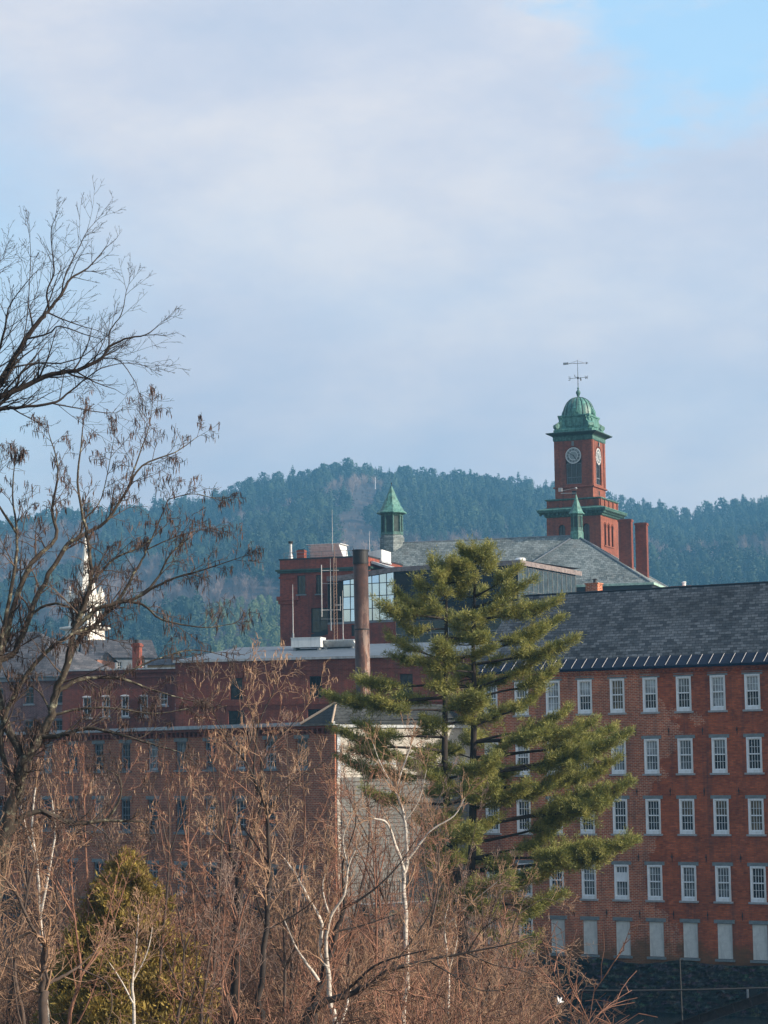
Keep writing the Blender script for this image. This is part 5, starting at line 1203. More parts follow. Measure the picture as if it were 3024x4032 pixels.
tree('forked_tree', 'small dark stemmed bare tree forking low at the bottom left corner', 'bare tree', 38, [
  ([(176,4060),(169,3890),(179,3770),(179,3724)], .085, .05, 0), ([(179,3724),(133,3664),(73,3538),(0,3432),(-60,3300)], .035, .01), ([(169,3883),(245,3843),(305,3810),(380,3740)], .035, .01),
  ([(179,3770),(150,3860),(60,3820),(-20,3790)], .02, .008), ([(133,3664),(60,3700),(0,3760)], .02, .008), ([(179,3724),(230,3600),(220,3480),(260,3350)], .02, .006), ([(305,3810),(420,3870),(440,3960),(420,4040)], .015, .008)], SHR, 3, 'bark_grey', 'twig_tan', dens=1.2, L0=1.3)
tree('slender_tree', 'slender dark bare tree rising in the centre left to the white clapboard corner', 'bare tree', 52, [
  ([(1028,4060),(1021,3930),(1048,3664),(1061,3465),(1057,3400),(1050,3200),(1020,3110),(960,2990),(900,2930)], .085, .015, 0), ([(1015,3130),(1000,3030),(1020,2850),(1075,2730),(1100,2640)], .03, .006),
  ([(1057,3529),(1127,3490),(1213,3427)], .035, .01), ([(1048,3664),(1000,3500),(950,3350),(850,3300),(800,3170)], .02, .007), ([(1050,3200),(1150,3080),(1250,3020),(1320,2960)], .02, .007), ([(1057,3400),(950,3250),(880,3220)], .02, .007),
  ([(1048,3664),(1180,3590),(1240,3540)], .02, .008), ([(1020,3110),(1060,2950),(1180,2820),(1260,2700)], .018, .006), ([(960,2990),(1000,2870),(960,2700),(990,2600)], .015, .005), ([(900,2930),(840,2800),(830,2700)], .012, .005)], SHR, 4, 'bark_dark', 'twig_tan', dens=1.5, L0=1.3, podn=700, pm='pod_tan')
tree('crooked_tree', 'thick crooked dark trunk behind the slender tree', 'bare tree', 62, [
  ([(925,4100),(930,3800),(935,3600),(942,3465),(1001,3266)], .16, .09, 0), ([(942,3465),(905,3330),(930,3180),(900,3050)], .06, .012), ([(1001,3266),(1040,3120),(1030,2980),(1090,2860)], .06, .01), ([(935,3600),(860,3480),(800,3420)], .04, .01)], SHR, 5, 'bark_dark', 'twig_red', dens=1.5, L0=1.8)
tree('leaning_tree', 'dark leaning trunk bending far to the right along the bottom', 'bare tree', 48, [
  ([(1200,4080),(1245,3968),(1339,3929),(1449,3882),(1527,3827),(1684,3780),(1840,3752),(2036,3709)], .10, .012, 0), ([(1527,3827),(1610,3720),(1690,3600),(1720,3480)], .03, .007), ([(1339,3929),(1420,3850),(1500,3790),(1680,3740)], .04, .012),
  ([(1684,3780),(1800,3850),(1900,3900),(2050,3890)], .018, .007), ([(1840,3752),(1950,3800),(2080,3830),(2150,3900)], .016, .006), ([(1840,3752),(1900,3660),(1990,3600)], .015, .006), ([(2036,3709),(2120,3690),(2200,3760)], .01, .005)], SHR, 6, 'bark_dark', 'twig_tan', dens=1.5, L0=1.1)
tree('young_tree', 'dark young bare trunk leaning right between the white birches', 'bare tree', 56, [
  ([(1225,4080),(1237,3968),(1276,3827),(1323,3670),(1355,3576)], .12, .05, 0), ([(1355,3576),(1450,3520),(1560,3420),(1640,3300)], .035, .008), ([(1355,3576),(1350,3400),(1400,3250),(1390,3100)], .03, .007), ([(1323,3670),(1440,3640),(1560,3600)], .025, .008)], SHR, 7, 'bark_dark', 'twig_red', dens=1.6, L0=1.5)
BIR = dict(SHR, ang=.55, rmin=.0075)
tree('birch_tree', 'many stemmed white birch in the bottom centre', 'birch tree', 54, [
  ([(1323,4080),(1300,3945),(1292,3827),(1257,3749),(1264,3639),(1213,3537),(1174,3459),(1119,3380)], .075, .02, 0), ([(1292,3827),(1284,3709),(1300,3615),(1355,3521),(1370,3419),(1402,3341)], .05, .015), ([(1257,3866),(1198,3780),(1159,3717),(1119,3623)], .04, .012), ([(1323,4080),(1360,3980),(1380,3900)], .04, .02), ([(1300,3615),(1270,3500),(1290,3400)], .025, .01), ([(1370,3419),(1350,3300),(1390,3200)], .02, .008)], BIR, 8, 'birch', 'twig_tan', dens=1.3, L0=1.3)
tree('birch_tree', 'straight white birch in front of the clapboard annex', 'birch tree', 58, [
  ([(1585,4080),(1601,3827),(1594,3592),(1590,3459),(1605,3384),(1593,3233),(1569,3142),(1557,3112),(1587,3022),(1617,2937)], .075, .014, 0), ([(1590,3427),(1527,3247),(1472,3223)], .045, .02), ([(1557,3112),(1500,3010),(1470,2930)], .02, .007), ([(1605,3384),(1700,3270),(1790,3210),(1830,3140)], .03, .008), ([(1593,3233),(1650,3150),(1680,3030)], .02, .007)], BIR, 9, 'birch', 'twig_tan', dens=1.2, L0=1.4)
tree('birch_tree', 'thin white birch stem right of centre below the pine', 'birch tree', 60, [([(1766,4080),(1766,3827),(1750,3650),(1765,3560)], .04, .012, 0), ([(1766,3827),(1800,3700),(1790,3620)], .02, .008), ([(1750,3650),(1850,3560),(1960,3470)], .016, .007)], BIR, 10, 'birch', 'twig_tan', dens=1.2, L0=1.2)
tree('birch_tree', 'slim white birch stem standing before the golden cedar', 'birch tree', 50, [([(527,4080),(524,3863),(534,3764),(545,3600)], .045, .012, 0), ([(524,3950),(470,3850),(430,3790)], .02, .008), ([(524,3863),(580,3750),(600,3650)], .016, .007)], BIR, 12, 'birch', 'twig_tan', dens=1.3, L0=1.2)
tree('birch_tree', 'white birch stems at the far left under the locust', 'birch tree', 56, [([(190,4080),(160,3600),(146,3400),(126,3266),(140,3100)], .05, .02, 0), ([(160,3600),(215,3300),(205,3150)], .035, .012), ([(146,3400),(100,3250),(70,3100)], .02, .008)], BIR, 13, 'birch', 'twig_tan', dens=1.3, L0=1.4)
tree('reaching_tree', 'thin bare tree arching pale twigs toward the red mill at the bottom', 'bare tree', 66, [
  ([(1900,4100),(1920,3900),(1980,3750),(2040,3600),(2080,3480)], .05, .01, 0), ([(1980,3750),(2100,3700),(2200,3720),(2290,3830)], .02, .006), ([(1920,3900),(2050,3870),(2180,3930),(2260,4030)], .02, .006), ([(1980,3750),(1930,3600),(1960,3450)], .02, .007), ([(2040,3600),(2140,3540),(2210,3560)], .014, .006)], SHR, 14, 'bark_grey', 'twig_tan', dens=1.1, L0=1.1)

# saplings between them
def saplings():
    r = random.Random(21); k = 0
    spots = [(60,2950,60),(230,3050,66),(330,3000,58),(430,3110,64),(560,3260,60),(280,3400,47),(90,3250,45),(740,3600,52),(900,3480,50),(-20,3350,43),(660,3050,57),(760,3020,63),(860,2960,58),(1130,2880,60),(1190,3010,66),(1290,3150,60),(1420,2980,64),(1500,3050,70),(1660,3010,72),(1690,3180,62),(1460,3260,58),(1890,3500,66),(1980,3640,74),(2070,3780,72),(1140,3300,54),(820,3400,52),(1760,3420,66),(1380,3160,70),(1480,3240,66),(1620,3190,74),(1720,3260,70),(1540,3330,61),(1330,3330,59),(1850,3380,72)]
    kinds = ['twig_tan','twig_red','twig_brown','twig_red','twig_grey']
    for x, y, Y in spots:
        k += 1; xb = x+r.uniform(-60,60); pts = [(xb, 4090)]
        m1 = (x+r.uniform(-50,50), 4090-(4090-y)*.35); m2 = (x+r.uniform(-40,40), 4090-(4090-y)*.7); pts += [m1, m2, (x, y)]
        H = (4090-y)/FX*Y; lim = [(pts, .035+.006*H*.8, .007, 0)]
        for q in range(5):
            s = r.choice([m1, m2, (xb,4090)]); a = r.uniform(-1,1); lim.append(([s, (s[0]+a*110, s[1]-160), (s[0]+a*190+r.uniform(-30,30), max(y+20, s[1]-r.uniform(330,620)))], .022, .006))
        tree('sapling', 'bare brown sapling in the tangle along the river bank', 'sapling', Y, lim, SHR, 100+k, 'bark_grey' if k % 3 else 'twig_red', kinds[k % 5], dens=.95, L0=1.25, group='bare saplings on the bank', podn=260 if x < 1150 and y < 3150 else 0, pm='pod_tan')
saplings()

def thicket():
    """low brambles and brushwood, too dense to count"""
    r = np.random.RandomState(31); S = dict(SHR, max=2, n=[6,5,4], nc=[8,6,0], rmin=.008, t0=.1, lr=.5); vs = []
    for k in range(6):
        out = [[] for _ in range(4)]
        for q in range(13): a = r.uniform(0, 6.28); grow(r, (r.normal(0,.5), r.normal(0,.5), 0), (math.cos(a)*.45, math.sin(a)*.45, 1), r.uniform(1.8, 3.6), .018, 0, S, out)
        vs.append(tubes([q for l in out for q in l], 3))
    for name, mat, seed, n, lab in (('undergrowth', 'twig_tan', 1, 46, 'dense tangle of tan leafless brush filling the bank'), ('undergrowth', 'twig_red', 3, 48, 'russet leafless stems scattered in the brush on the bank'), ('undergrowth', 'twig_brown', 2, 120, 'reddish brown brushwood mixed through the tangle on the bank')):
        rr = random.Random(seed); pl = []
        for i in range(n):
            Y = rr.uniform(52, 112); px = rr.uniform(-150, 2150 if Y < 100 else 1700); p = P(px, 4000, Y)
            if Y > 75 and p.x > 7.5: continue
            if Y < 62 and 250 < px < 1000 and rr.random() < .6: continue
            if px > 1650 and rr.random() < .55: continue
            if Y < 62: Y -= rr.uniform(0, 12); p = P(px, 4000, Y)
            pl.append((p.x, Y, gz(p.x, Y)-.2, rr.uniform(.9, 1.7), rr.uniform(0, 6), rr.randrange(6)))
        for i in range(n//3):       # on the terrace before the left mill
            px = rr.uniform(-100, 1500); Y = rr.uniform(124, 140); p = P(px, 3600, Y); 
            if p.x > -3: continue
            pl.append((p.x, Y, gz(p.x, Y)-.2, rr.uniform(.5, 1.0), rr.uniform(0, 6), rr.randrange(6)))
        V, F = scatter(vs, pl); o = obj(name, npmesh(name, V, F), M[mat]); tag(o, lab, 'undergrowth', kind='stuff')
thicket()

# ================================================================== WHITE PINE
def tuft_arrays(C, D, r, size, nb, wid):
    """needle sprays at points C heading D: nb narrow blades each"""
    K = len(C); C = np.repeat(C, nb, 0); D = np.repeat(D, nb, 0); v = r.normal(0, 1, (K*nb, 3)); d = D*.8+v*.62+np.array((0,0,.25)); d /= np.linalg.norm(d, axis=1, keepdims=True)
    L = size*r.uniform(.6, 1.25, (K*nb, 1)); s = np.cross(d, r.normal(0, 1, (K*nb, 3))); s /= np.linalg.norm(s, axis=1, keepdims=True)+1e-9; w = wid*r.uniform(.7, 1.3, (K*nb, 1))
    st = C+r.normal(0, size*.36, (K*nb, 3)); V = np.stack([st, st+d*L*.6+s*w, st+d*L, st+d*L*.6-s*w], 1).reshape(-1, 3)
    return V, np.arange(K*nb*4).reshape(-1, 4)
def pine():
    Y = 84; r = np.random.RandomState(9); s = Y/FX; W = lambda x, y, dy=0: np.array(P(x, y, Y+dy))
    b = W(1832, 4090); gzz = gz(b[0], Y); O = Vector((b[0], Y, gzz-.2)); root = thing('white_pine', 'tall olive green white pine with two leaders and long drooping side boughs', 'pine tree', O); o_ = np.array(O)
    A = [W(1835,4200), W(1830,3900), W(1815,3600), W(1790,3350), W(1755,3120), W(1752,2850), W(1757,2600), W(1757,2400), W(1762,2230)]
    Bq = [W(1815,3600), W(1858,3380,.4), W(1862,3050,.6), W(1868,2750,.5), W(1864,2580,.4), W(1868,2350,.3), W(1874,2178,.2)]
    A[0][2] = gzz-.3; A[0][0] = A[1][0]+.02
    tr = []
    for q, r0, r1 in ((A, .27, .03), (Bq, .2, .03)): c = crspline(q, 5); tr.append((c, [r0+(r1-r0)*(k/(len(c)-1))**.8 for k in range(len(c))]))
    V, F = tubes(tr, 9); obj('trunk', npmesh('trunk', V-o_, F, True), M['bark_dark'], root)
    def at(c, yy):     # trunk point at photo height yy
        zt = P(1800, yy, Y).z; c = c[0]; k = min(range(len(c)), key=lambda i: abs(c[i][2]-zt)); return c[k]
    tips = [  # stem, attach y, tip x, tip y, sag
     (0,2330,1650,2290),(0,2300,1700,2215),(0,2290,1830,2210),(1,2270,1950,2215),(1,2330,2040,2240),(1,2230,1830,2170),(1,2250,1920,2165),
     (0,2450,1500,2380),(0,2420,1560,2330),(0,2480,1600,2470),(1,2400,2090,2290),(1,2430,2190,2370),(1,2450,2100,2390),(0,2400,1640,2400),
     (1,2560,2200,2440),(1,2600,2255,2520),(1,2520,2140,2480),(0,2600,1540,2510),(0,2620,1560,2590),
     (0,2760,1300,2742),(0,2700,1420,2680),(0,2820,1480,2760),(1,2750,2180,2640),(1,2700,2120,2600),
     (1,2830,2130,2720),(1,2900,2230,2800),(1,2950,2330,2850),(1,2920,2150,2870),(0,2880,1420,2860),(0,2960,1330,2880),(0,2970,1400,2960),(1,2980,2410,2870),
     (1,3060,2460,2895),(1,3040,2300,2960),(1,3120,2420,2995),(1,3180,2200,3060),(0,3080,1350,2990),(0,3060,1520,3040),
     (1,3280,2470,3090),(1,3250,2350,3110),(1,3330,2300,3190),(0,3170,1450,3120),(1,3360,2180,3280),
     (1,3420,2490,3310),(1,3400,2330,3330),(1,3460,2240,3390),(0,3330,1650,3230),(1,3500,2130,3440),(1,3560,2210,3530),(1,3620,2090,3600),(0,3700,2100,3700),(0,3680,1720,3640),(1,3520,2010,3490),(1,3650,1960,3680)]
    br = []; fol_c = []; fol_d = []
    def twig(q, d, L, rad, lvl):
        n = 5; pts = [q]; p = q; dd = d
        for k in range(1, n): dd = nrm(dd+r.normal(0, .12, 3)+np.array((0,0,.04 if lvl else .02))); p = p+dd*L/(n-1); pts.append(p)
        br.append((pts, [max(.006, rad*(1-.75*k/(n-1))) for k in range(n)]))
        m = int(L*19)+2
        for k in range(m):
            f = r.uniform(.25, 1.03)*(n-1); i = min(int(f), n-2); c = pts[i]+(pts[i+1]-pts[i])*(f-i); fol_c.append(c+r.normal(0,.03,3)); fol_d.append(nrm(pts[i+1]-pts[i]))
        if lvl < 1:
            for k in range(int(L*4.2)): 
                f = r.uniform(.25, 1)*(n-1); i = min(int(f), n-2); c = pts[i]+(pts[i+1]-pts[i])*(f-i); t = nrm(pts[i+1]-pts[i]); v = r.normal(0, 1, 3); v[2] *= .35; v = nrm(v-t*v.dot(t)); twig(c, nrm(t*.8+v*.75), L*r.uniform(.3,.55), rad*.5, lvl+1)
    def bough(a, tip, r0, full=.34):
        Lb = np.linalg.norm(tip-a); m1 = a+(tip-a)*.35+np.array((0,0,-.03*Lb)); m2 = a+(tip-a)*.7+np.array((0,0,-.06*Lb))+r.normal(0,.05,3); c = crspline([a, m1, m2, tip], 4); N = len(c); rad = [r0*(1-.85*k/(N-1)) for k in range(N)]; br_l.append((c, rad))
        side = nrm(np.cross(nrm(tip-a), (0,0,1)))
        nn = int(Lb*9)+5
        for k in range(nn):
            t = full+(1-full)*(k+r.rand())/nn; f = t*(N-1); i = min(int(f), N-2); q = c[i]+(c[i+1]-c[i])*(f-i); d0 = nrm(c[i+1]-c[i]); sg = 1 if k % 2 else -1
            twig(q, nrm(d0*.85+side*sg*r.uniform(.25,1.)+np.array((0,0,r.uniform(-.06,.2)))), (.24+Lb*.22*(1.08-t)*1.4)*r.uniform(.55,1.1), max(.008, rad[i]*.45), 0)
        twig(c[-1], nrm(c[-1]-c[-2]+np.array((0,0,.03))), .35, .01, 0)
    br_l = []
    for st, ya, tx, ty in tips:
        a = at(tr[st], ya); L = abs((tx-1810)*s); bough(a, W(tx, ty, r.uniform(-.35,.35)*L), .02+.012*L, .3 if ya < 2700 else .42)
    for yy in np.arange(2230, 3650, 29):        # boughs toward and away from the lens, and short ones sideways
        st = r.randint(2); a = at(tr[st], yy); Lm = .8+2.9*min(1, (yy-2150)/900.); 
        for q in range(2):
            an = r.uniform(0, 6.28); L = Lm*r.uniform(.55,1.05)*(1. if abs(math.sin(an)) > .5 else .6)
            if yy > 2800 and math.cos(an) < 0: L *= .55
            bough(a, a+np.array((math.cos(an)*L, math.sin(an)*L, L*r.uniform(.02,.35))), .02+.01*L, .35)
    for st, top in ((0, A[-1]), (1, Bq[-1])):
        for q in range(9): an = r.uniform(0, 6.28); bough(top-np.array((0,0,r.uniform(.05,.9))), top+np.array((math.cos(an)*.45, math.sin(an)*.45, r.uniform(-.25,.2))), .02, .1)
    V, F = tubes(br_l, 6); obj('boughs', npmesh('boughs', V-o_, F), M['bark_dark'], root)
    V, F = tubes(br, 3); o = obj('twigs', npmesh('twigs', V-o_, F), M['bark_grey'], root); o['kind'] = 'stuff'
    C = np.array(fol_c); D = np.array(fol_d); print('pine tufts', len(C)); V, F = tuft_arrays(C, D, r, .165, 6, .0095)
    o = obj('needles', npmesh('needles', V-o_, F), M['pine_needles'], root); o['kind'] = 'stuff'
M['pine_needles'] = foliage('pine_needles', (.09,.115,.03), (.24,.25,.06), (.43,.39,.11), 2.2, .6, .3)
pine()

def cedar():
    Y = 58; r = np.random.RandomState(4); n = 26000
    prof = [(3330,15),(3400,60),(3460,120),(3560,160),(3700,225),(3800,250),(3950,300),(4100,350),(4400,380)]
    top = P(500, 3340, Y); base = P(480, 4400, Y); g = gz(top.x, Y); H = top.z-g; O = Vector((top.x, Y, g-.1)); root = thing('cedar_tree', 'dense golden green cedar in the lower left tangle', 'cedar', O)
    ys = [p[0] for p in prof]; rs = [p[1]*Y/FX for p in prof]
    Rb = lambda zz: np.interp(zz, [P(500, q, Y).z-g for q in reversed(ys)], list(reversed(rs)))
    cones = [(0, 0, H, .62)]
    for k in range(17):
        a = r.uniform(0, 6.28); zt_ = H*r.uniform(.45, .93); q = float(Rb(zt_))*r.uniform(.55, .95)+.15; cones.append((q*math.cos(a), q*math.sin(a), zt_, r.uniform(.22, .38)))
    Cs = []; Ds = []
    for cx_, cy_, hh, wd in cones:
        m = int(n*(.22 if wd > .5 else .052)); t = r.rand(m)**.7; z = hh*(1-t*.85); an = r.uniform(0, 6.283, m); R0 = wd*(hh-z)**.8*1.05*(1+.35*np.sin(an*3+z*5))+.05; R0 = np.minimum(R0, 1.0 if wd < .5 else 2.2); rad = R0*(1-.4*r.rand(m)**2)
        Cs.append(np.stack([cx_+rad*np.cos(an), cy_+rad*np.sin(an), z], 1)); Ds.append(np.stack([np.cos(an)*.6, np.sin(an)*.6, np.ones(m)*.9], 1))
    C = np.concatenate(Cs); D = np.concatenate(Ds)
    V, F = tuft_arrays(C, D, r, .17, 6, .022); o = obj('foliage', npmesh('foliage', V, F), M['cedar_green'], root); o['kind'] = 'stuff'
    q = MB(); q.tube((0,0,0),(0,0,H*.93),.16,.03,8); q.build('trunk', M['bark_dark'], root)
M['cedar_green'] = foliage('cedar_sprays', (.12,.08,.02), (.27,.20,.045), (.48,.35,.08), 1.6, .7, .2)
cedar()

# ================================================================== SMALL THINGS BY THE RIVER
def river_bits():
    F = MILL[0]
    # cable across the water, its thin iron pole
    pb = P(2690, 4060, 118); pt = P(2676, 3772, 118); o = thing('iron_pole', 'thin dark iron pole rising in front of the stone foundation', 'pole', (pb.x, pb.y, -.6)); q = MB(); q.tube((0,0,0),(pt.x-pb.x,0,pt.z+.6),.05,.04,8); q.build('post', M['iron'], o)
    q = MB(); q.tube((pt.x-pb.x-.18,0,pt.z+.5),(pt.x-pb.x+.18,0,pt.z+.5),.03,None,6); q.build('bracket', M['iron'], o)
    q = MB(); pts = [P(2000+ (3200-2000)*k/14, 3897-1.0*k+9*math.sin(math.pi*k/14), 117) for k in range(15)]
    for k in range(14): q.tube(pts[k], pts[k+1], .045, None, 6, False)
    tag(q.build('cable', M['iron'], None), 'dark cable stretched level across the water before the stone wall', 'cable')
    # rusted girder in the bottom right corner
    a = P(2560, 4080, 108); b = P(3150, 3880, 104); o = thing('steel_girder', 'rusted riveted steel girder slanting up in the bottom right corner', 'girder', a); L = (b-a).length; d = (b-a).normalized(); sd = d.cross(Vector((0,0,1))).normalized(); up = sd.cross(d)
    q = MB(); ax = lambda t, s_, u_: d*t+sd*s_+up*u_
    def bb(t0, t1, s0, s1, u0, u1): q.add([ax(t0,s0,u0),ax(t1,s0,u0),ax(t1,s1,u0),ax(t0,s1,u0),ax(t0,s0,u1),ax(t1,s0,u1),ax(t1,s1,u1),ax(t0,s1,u1)], [(0,3,2,1),(4,5,6,7),(0,1,5,4),(1,2,6,5),(2,3,7,6),(3,0,4,7)])
    bb(-1,L,-.2,.2,.18,.21); bb(-1,L,-.2,.2,-.21,-.18); bb(-1,L,-.015,.015,-.18,.18); q.build('flanges', M['rusty_dark'], o)
    q = MB(); t = 0
    while t < L: bb(t,t+.06,-.17,.17,-.18,.18); t += .9
    q.build('stiffener', M['rusty_dark'], o)
    # pale gull over the water
    w = P(2202, 3944, 112); o = thing('gull', 'small white gull flying over the dark water', 'bird', w)
    q = MB(); q.lathe([(.01,-.2),(.05,-.14),(.075,-.02),(.06,.1),(.04,.16),(.045,.2),(.01,.25)], 8); 
    for s_ in (-1, 1): q.add([(0,s_*.04,.06),(0,s_*.04,-.06),(s_*.0+.16*s_,s_*.1,.02),(.30*s_,s_*.14,.17),(.17*s_,s_*.1,.14)], [(0,1,2,4),(4,2,3)])
    q.add([(-.05,0,-.18),(.05,0,-.18),(0,0,-.3)], [(0,1,2)]); m = q.build('body', M['white'], o, True); m.rotation_euler = (0, .6, .3); q = MB(); q.lathe([(.012,.25),(.003,.29)], 6); k = q.build('beak', M['tan'], m)
    # concrete footing in the brush, iron fence before the annex
    a = P(1650, 3990, 118); o = thing('concrete_footing', 'grey concrete footing half hidden in the brush at bottom centre', 'concrete block', (a.x, a.y, .6)); z0 = P(1650, 3895, 118).z-.6; q = MB(); q.add([(-1.6,0,0),(1.6,0,0),(1.6,1.6,0),(-1.6,1.6,0),(-1.2,0,z0),(1.4,0,z0*.7),(1.4,1.4,z0*.7),(-1.2,1.4,z0)], [(0,3,2,1),(4,5,6,7),(0,1,5,4),(1,2,6,5),(2,3,7,6),(3,0,4,7)]); q.build('block', M['sill'], o); q = MB(); q.box(-1.25,-.4,-.04,1.0,z0+.004,z0+.12); q.build('capstone', M['stone'], o)
    f0 = P(1430, 3560, 126); f1 = P(1860, 3560, 130); o = thing('iron_fence', 'low black iron picket fence behind the birch below the annex', 'fence', (f0.x, f0.y, f0.z)); d = f1-f0; d.z = 0; L = d.length; d.normalize(); hh = P(1600, 3468, 128).z-P(1600, 3560, 128).z
    q = MB(); t = 0
    while t < L: q.tube(d*t, d*t+Vector((0,0,hh)), .022, None, 4); t += .16
    q.build('pickets', M['iron'], o); q = MB()
    for z in (.12, hh-.15): q.tube(Vector((0,0,z)), d*L+Vector((0,0,z)), .03, None, 5)
    q.build('rails', M['iron'], o); q = MB(); q.box(0,0,0,0,0,0) if False else None
    w_ = MB(); n_ = Vector((-d.y, d.x, 0)); 
    p0 = n_*-.2; w_.add([p0+Vector((0,0,-3.5)), p0+d*L+Vector((0,0,-3.5)), p0+d*L+Vector((0,0,-.02)), p0+Vector((0,0,-.02)), n_*.6+Vector((0,0,-3.5)), n_*.6+d*L+Vector((0,0,-3.5)), n_*.6+d*L+Vector((0,0,-.02)), n_*.6+Vector((0,0,-.02))], [(0,1,2,3),(3,2,6,7),(1,5,6,2),(0,3,7,4)])
    t = thing('retaining_wall', 'low rubble retaining wall under the iron fence', 'wall', (f0.x, f0.y, f0.z)); w_.build('masonry', M['rubble'], t); q = MB(); q.add([p0*1.2+Vector((0,0,-.018)), p0*1.2+d*L+Vector((0,0,-.018)), n_*.65+d*L+Vector((0,0,-.018)), n_*.65+Vector((0,0,-.018))], [(0,1,2,3)]); q.build('coping', M['sill'], t)
M['rusty_dark'] = plain('dark_rusted_steel', (.05,.035,.03), .8, var=.4, scale=4, bump=.2)
river_bits()

# ================================================================== AIR, SKY, SUN
hm = bpy.data.materials.new('hazy_air'); hm.use_nodes = True; t = hm.node_tree; t.nodes.clear()
ou = t.nodes.new('ShaderNodeOutputMaterial'); pv = t.nodes.new('ShaderNodeVolumePrincipled'); t.links.new(pv.outputs[0], ou.inputs['Volume'])
pv.inputs['Color'].default_value = (.20,.57,.95,1); pv.inputs['Density'].default_value = HAZE; pv.inputs['Anisotropy'].default_value = 0.2
hb = MB(); hb.box(-1700,1700,-60,2300,-20,305); ho = hb.build('haze', hm, None); ho['kind'] = 'stuff'
# the ground reaches past the air box on purpose: its far part lies behind the hill
w = bpy.data.worlds.new('World'); scn.world = w; w.use_nodes = True; t = w.node_tree; t.nodes.clear()
SUN_AZ, SUN_EL = 109., 24.
sky = t.nodes.new('ShaderNodeTexSky'); sky.sky_type = 'NISHITA'; sky.sun_disc = False; sky.sun_elevation = R(SUN_EL); sky.sun_rotation = R(SUN_AZ); sky.air_density = 1.2; sky.dust_density = 1.5
b1 = t.nodes.new('ShaderNodeBackground'); b1.inputs[1].default_value = SKYS; t.links.new(sky.outputs[0], b1.inputs[0])
tc = t.nodes.new('ShaderNodeTexCoord'); 
def wnoise(scale, loc, det=5, rough=.55, sc=(1,1,2.2)):
    mp = t.nodes.new('ShaderNodeMapping'); mp.inputs['Location'].default_value = loc; mp.inputs['Scale'].default_value = sc; t.links.new(tc.outputs['Generated'], mp.inputs[0])
    nn = t.nodes.new('ShaderNodeTexNoise'); nn.inputs['Scale'].default_value = scale; nn.inputs['Detail'].default_value = det; nn.inputs['Roughness'].default_value = rough; t.links.new(mp.outputs[0], nn.inputs['Vector']); return nn.outputs['Fac']
def wramp(fac, stops):
    rp = t.nodes.new('ShaderNodeValToRGB'); el = rp.color_ramp.elements
    while len(el) < len(stops): el.new(.5)
    for e, (p, c) in zip(el, stops): e.position = p; e.color = (*c, 1)
    t.links.new(fac, rp.inputs[0]); return rp.outputs[0]
# high thin cloud: bright lavender sheets; one opening of clear blue to the upper right
cl = wramp(wnoise(5.5, (3.1,.4,.7), 6, .6), [(.34, (.54,.60,.73)), (.5, (.65,.67,.76)), (.66, (.80,.77,.79))])
b2 = t.nodes.new('ShaderNodeBackground'); b2.inputs[1].default_value = CLD; t.links.new(cl, b2.inputs[0])
def dirdot(px, py):
    d = ray(px, py).normalized(); n = t.nodes.new('ShaderNodeVectorMath'); n.operation = 'DOT_PRODUCT'; n.inputs[1].default_value = d
    nz = t.nodes.new('ShaderNodeVectorMath'); nz.operation = 'NORMALIZE'; t.links.new(tc.outputs['Generated'], nz.inputs[0]); t.links.new(nz.outputs[0], n.inputs[0]); return n.outputs['Value']
def mth(op, a, b):
    n = t.nodes.new('ShaderNodeMath'); n.operation = op
    for i, v in enumerate((a, b)):
        if hasattr(v, 'is_linked'): t.links.new(v, n.inputs[i])
        else: n.inputs[i].default_value = v
    return n.outputs[0]
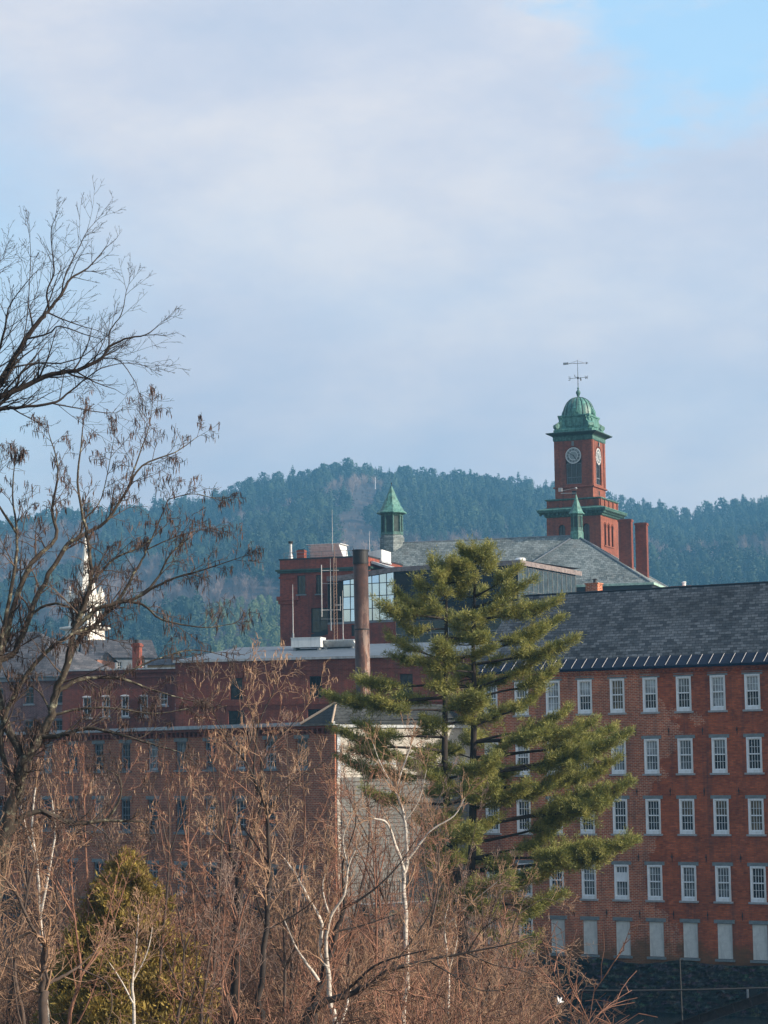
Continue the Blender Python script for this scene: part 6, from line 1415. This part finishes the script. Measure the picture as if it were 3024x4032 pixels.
def opening(px, py, r_in, r_out):
    n = t.nodes.new('ShaderNodeMapRange'); n.interpolation_type = 'SMOOTHSTEP'; n.inputs['From Min'].default_value = math.cos(R(r_out)); n.inputs['From Max'].default_value = math.cos(R(r_in))
    t.links.new(mth('ADD', dirdot(px, py), mth('MULTIPLY', mth('SUBTRACT', wnoise(14, (1,2,5), 6, .6), .5), .012)), n.inputs[0]); return n.outputs[0]
gap = mth('MAXIMUM', mth('MULTIPLY', opening(2800, -150, 1.2, 5.2), .85), mth('MULTIPLY', opening(-700, 1300, 1, 9), .4))
gap = mth('ADD', gap, mth('MULTIPLY', wramp(wnoise(3.5, (7,1,2), 5, .55), [(.5, (0,0,0)), (.75, (.15,.15,.15))]), 1.))
mx = t.nodes.new('ShaderNodeMixShader'); t.links.new(gap, mx.inputs[0]); t.links.new(b2.outputs[0], mx.inputs[1])
b3 = t.nodes.new('ShaderNodeBackground'); b3.inputs[0].default_value = (.30,.66,.95,1); b3.inputs[1].default_value = .36
ad = t.nodes.new('ShaderNodeAddShader'); t.links.new(b1.outputs[0], ad.inputs[0]); t.links.new(b3.outputs[0], ad.inputs[1])
t.links.new(ad.outputs[0], mx.inputs[2]); wo = t.nodes.new('ShaderNodeOutputWorld')
# cloud only round the view; unseen sky set clear to lower the ambient light
bank = opening(1512, 900, 30, 95); mf = t.nodes.new('ShaderNodeMixShader'); t.links.new(bank, mf.inputs[0]); t.links.new(b1.outputs[0], mf.inputs[1]); t.links.new(mx.outputs[0], mf.inputs[2]); t.links.new(mf.outputs[0], wo.inputs[0])
sl = bpy.data.lights.new('sun', 'SUN'); sl.energy = SUNE; sl.angle = R(.6); sl.color = (1, .87, .72); so = bpy.data.objects.new('sun', sl); COL.objects.link(so)
sv = Vector((math.sin(R(SUN_AZ))*math.cos(R(SUN_EL)), math.cos(R(SUN_AZ))*math.cos(R(SUN_EL)), math.sin(R(SUN_EL)))); so.rotation_euler = sv.to_track_quat('Z', 'Y').to_euler()
vs = scn.view_settings; vs.view_transform = 'Standard'; vs.look = 'None'; vs.gamma = 1; vs.exposure = EXPO; vs.use_curve_mapping = False
scn.cycles.volume_bounces = 0 if hasattr(scn.cycles, 'volume_bounces') else 0
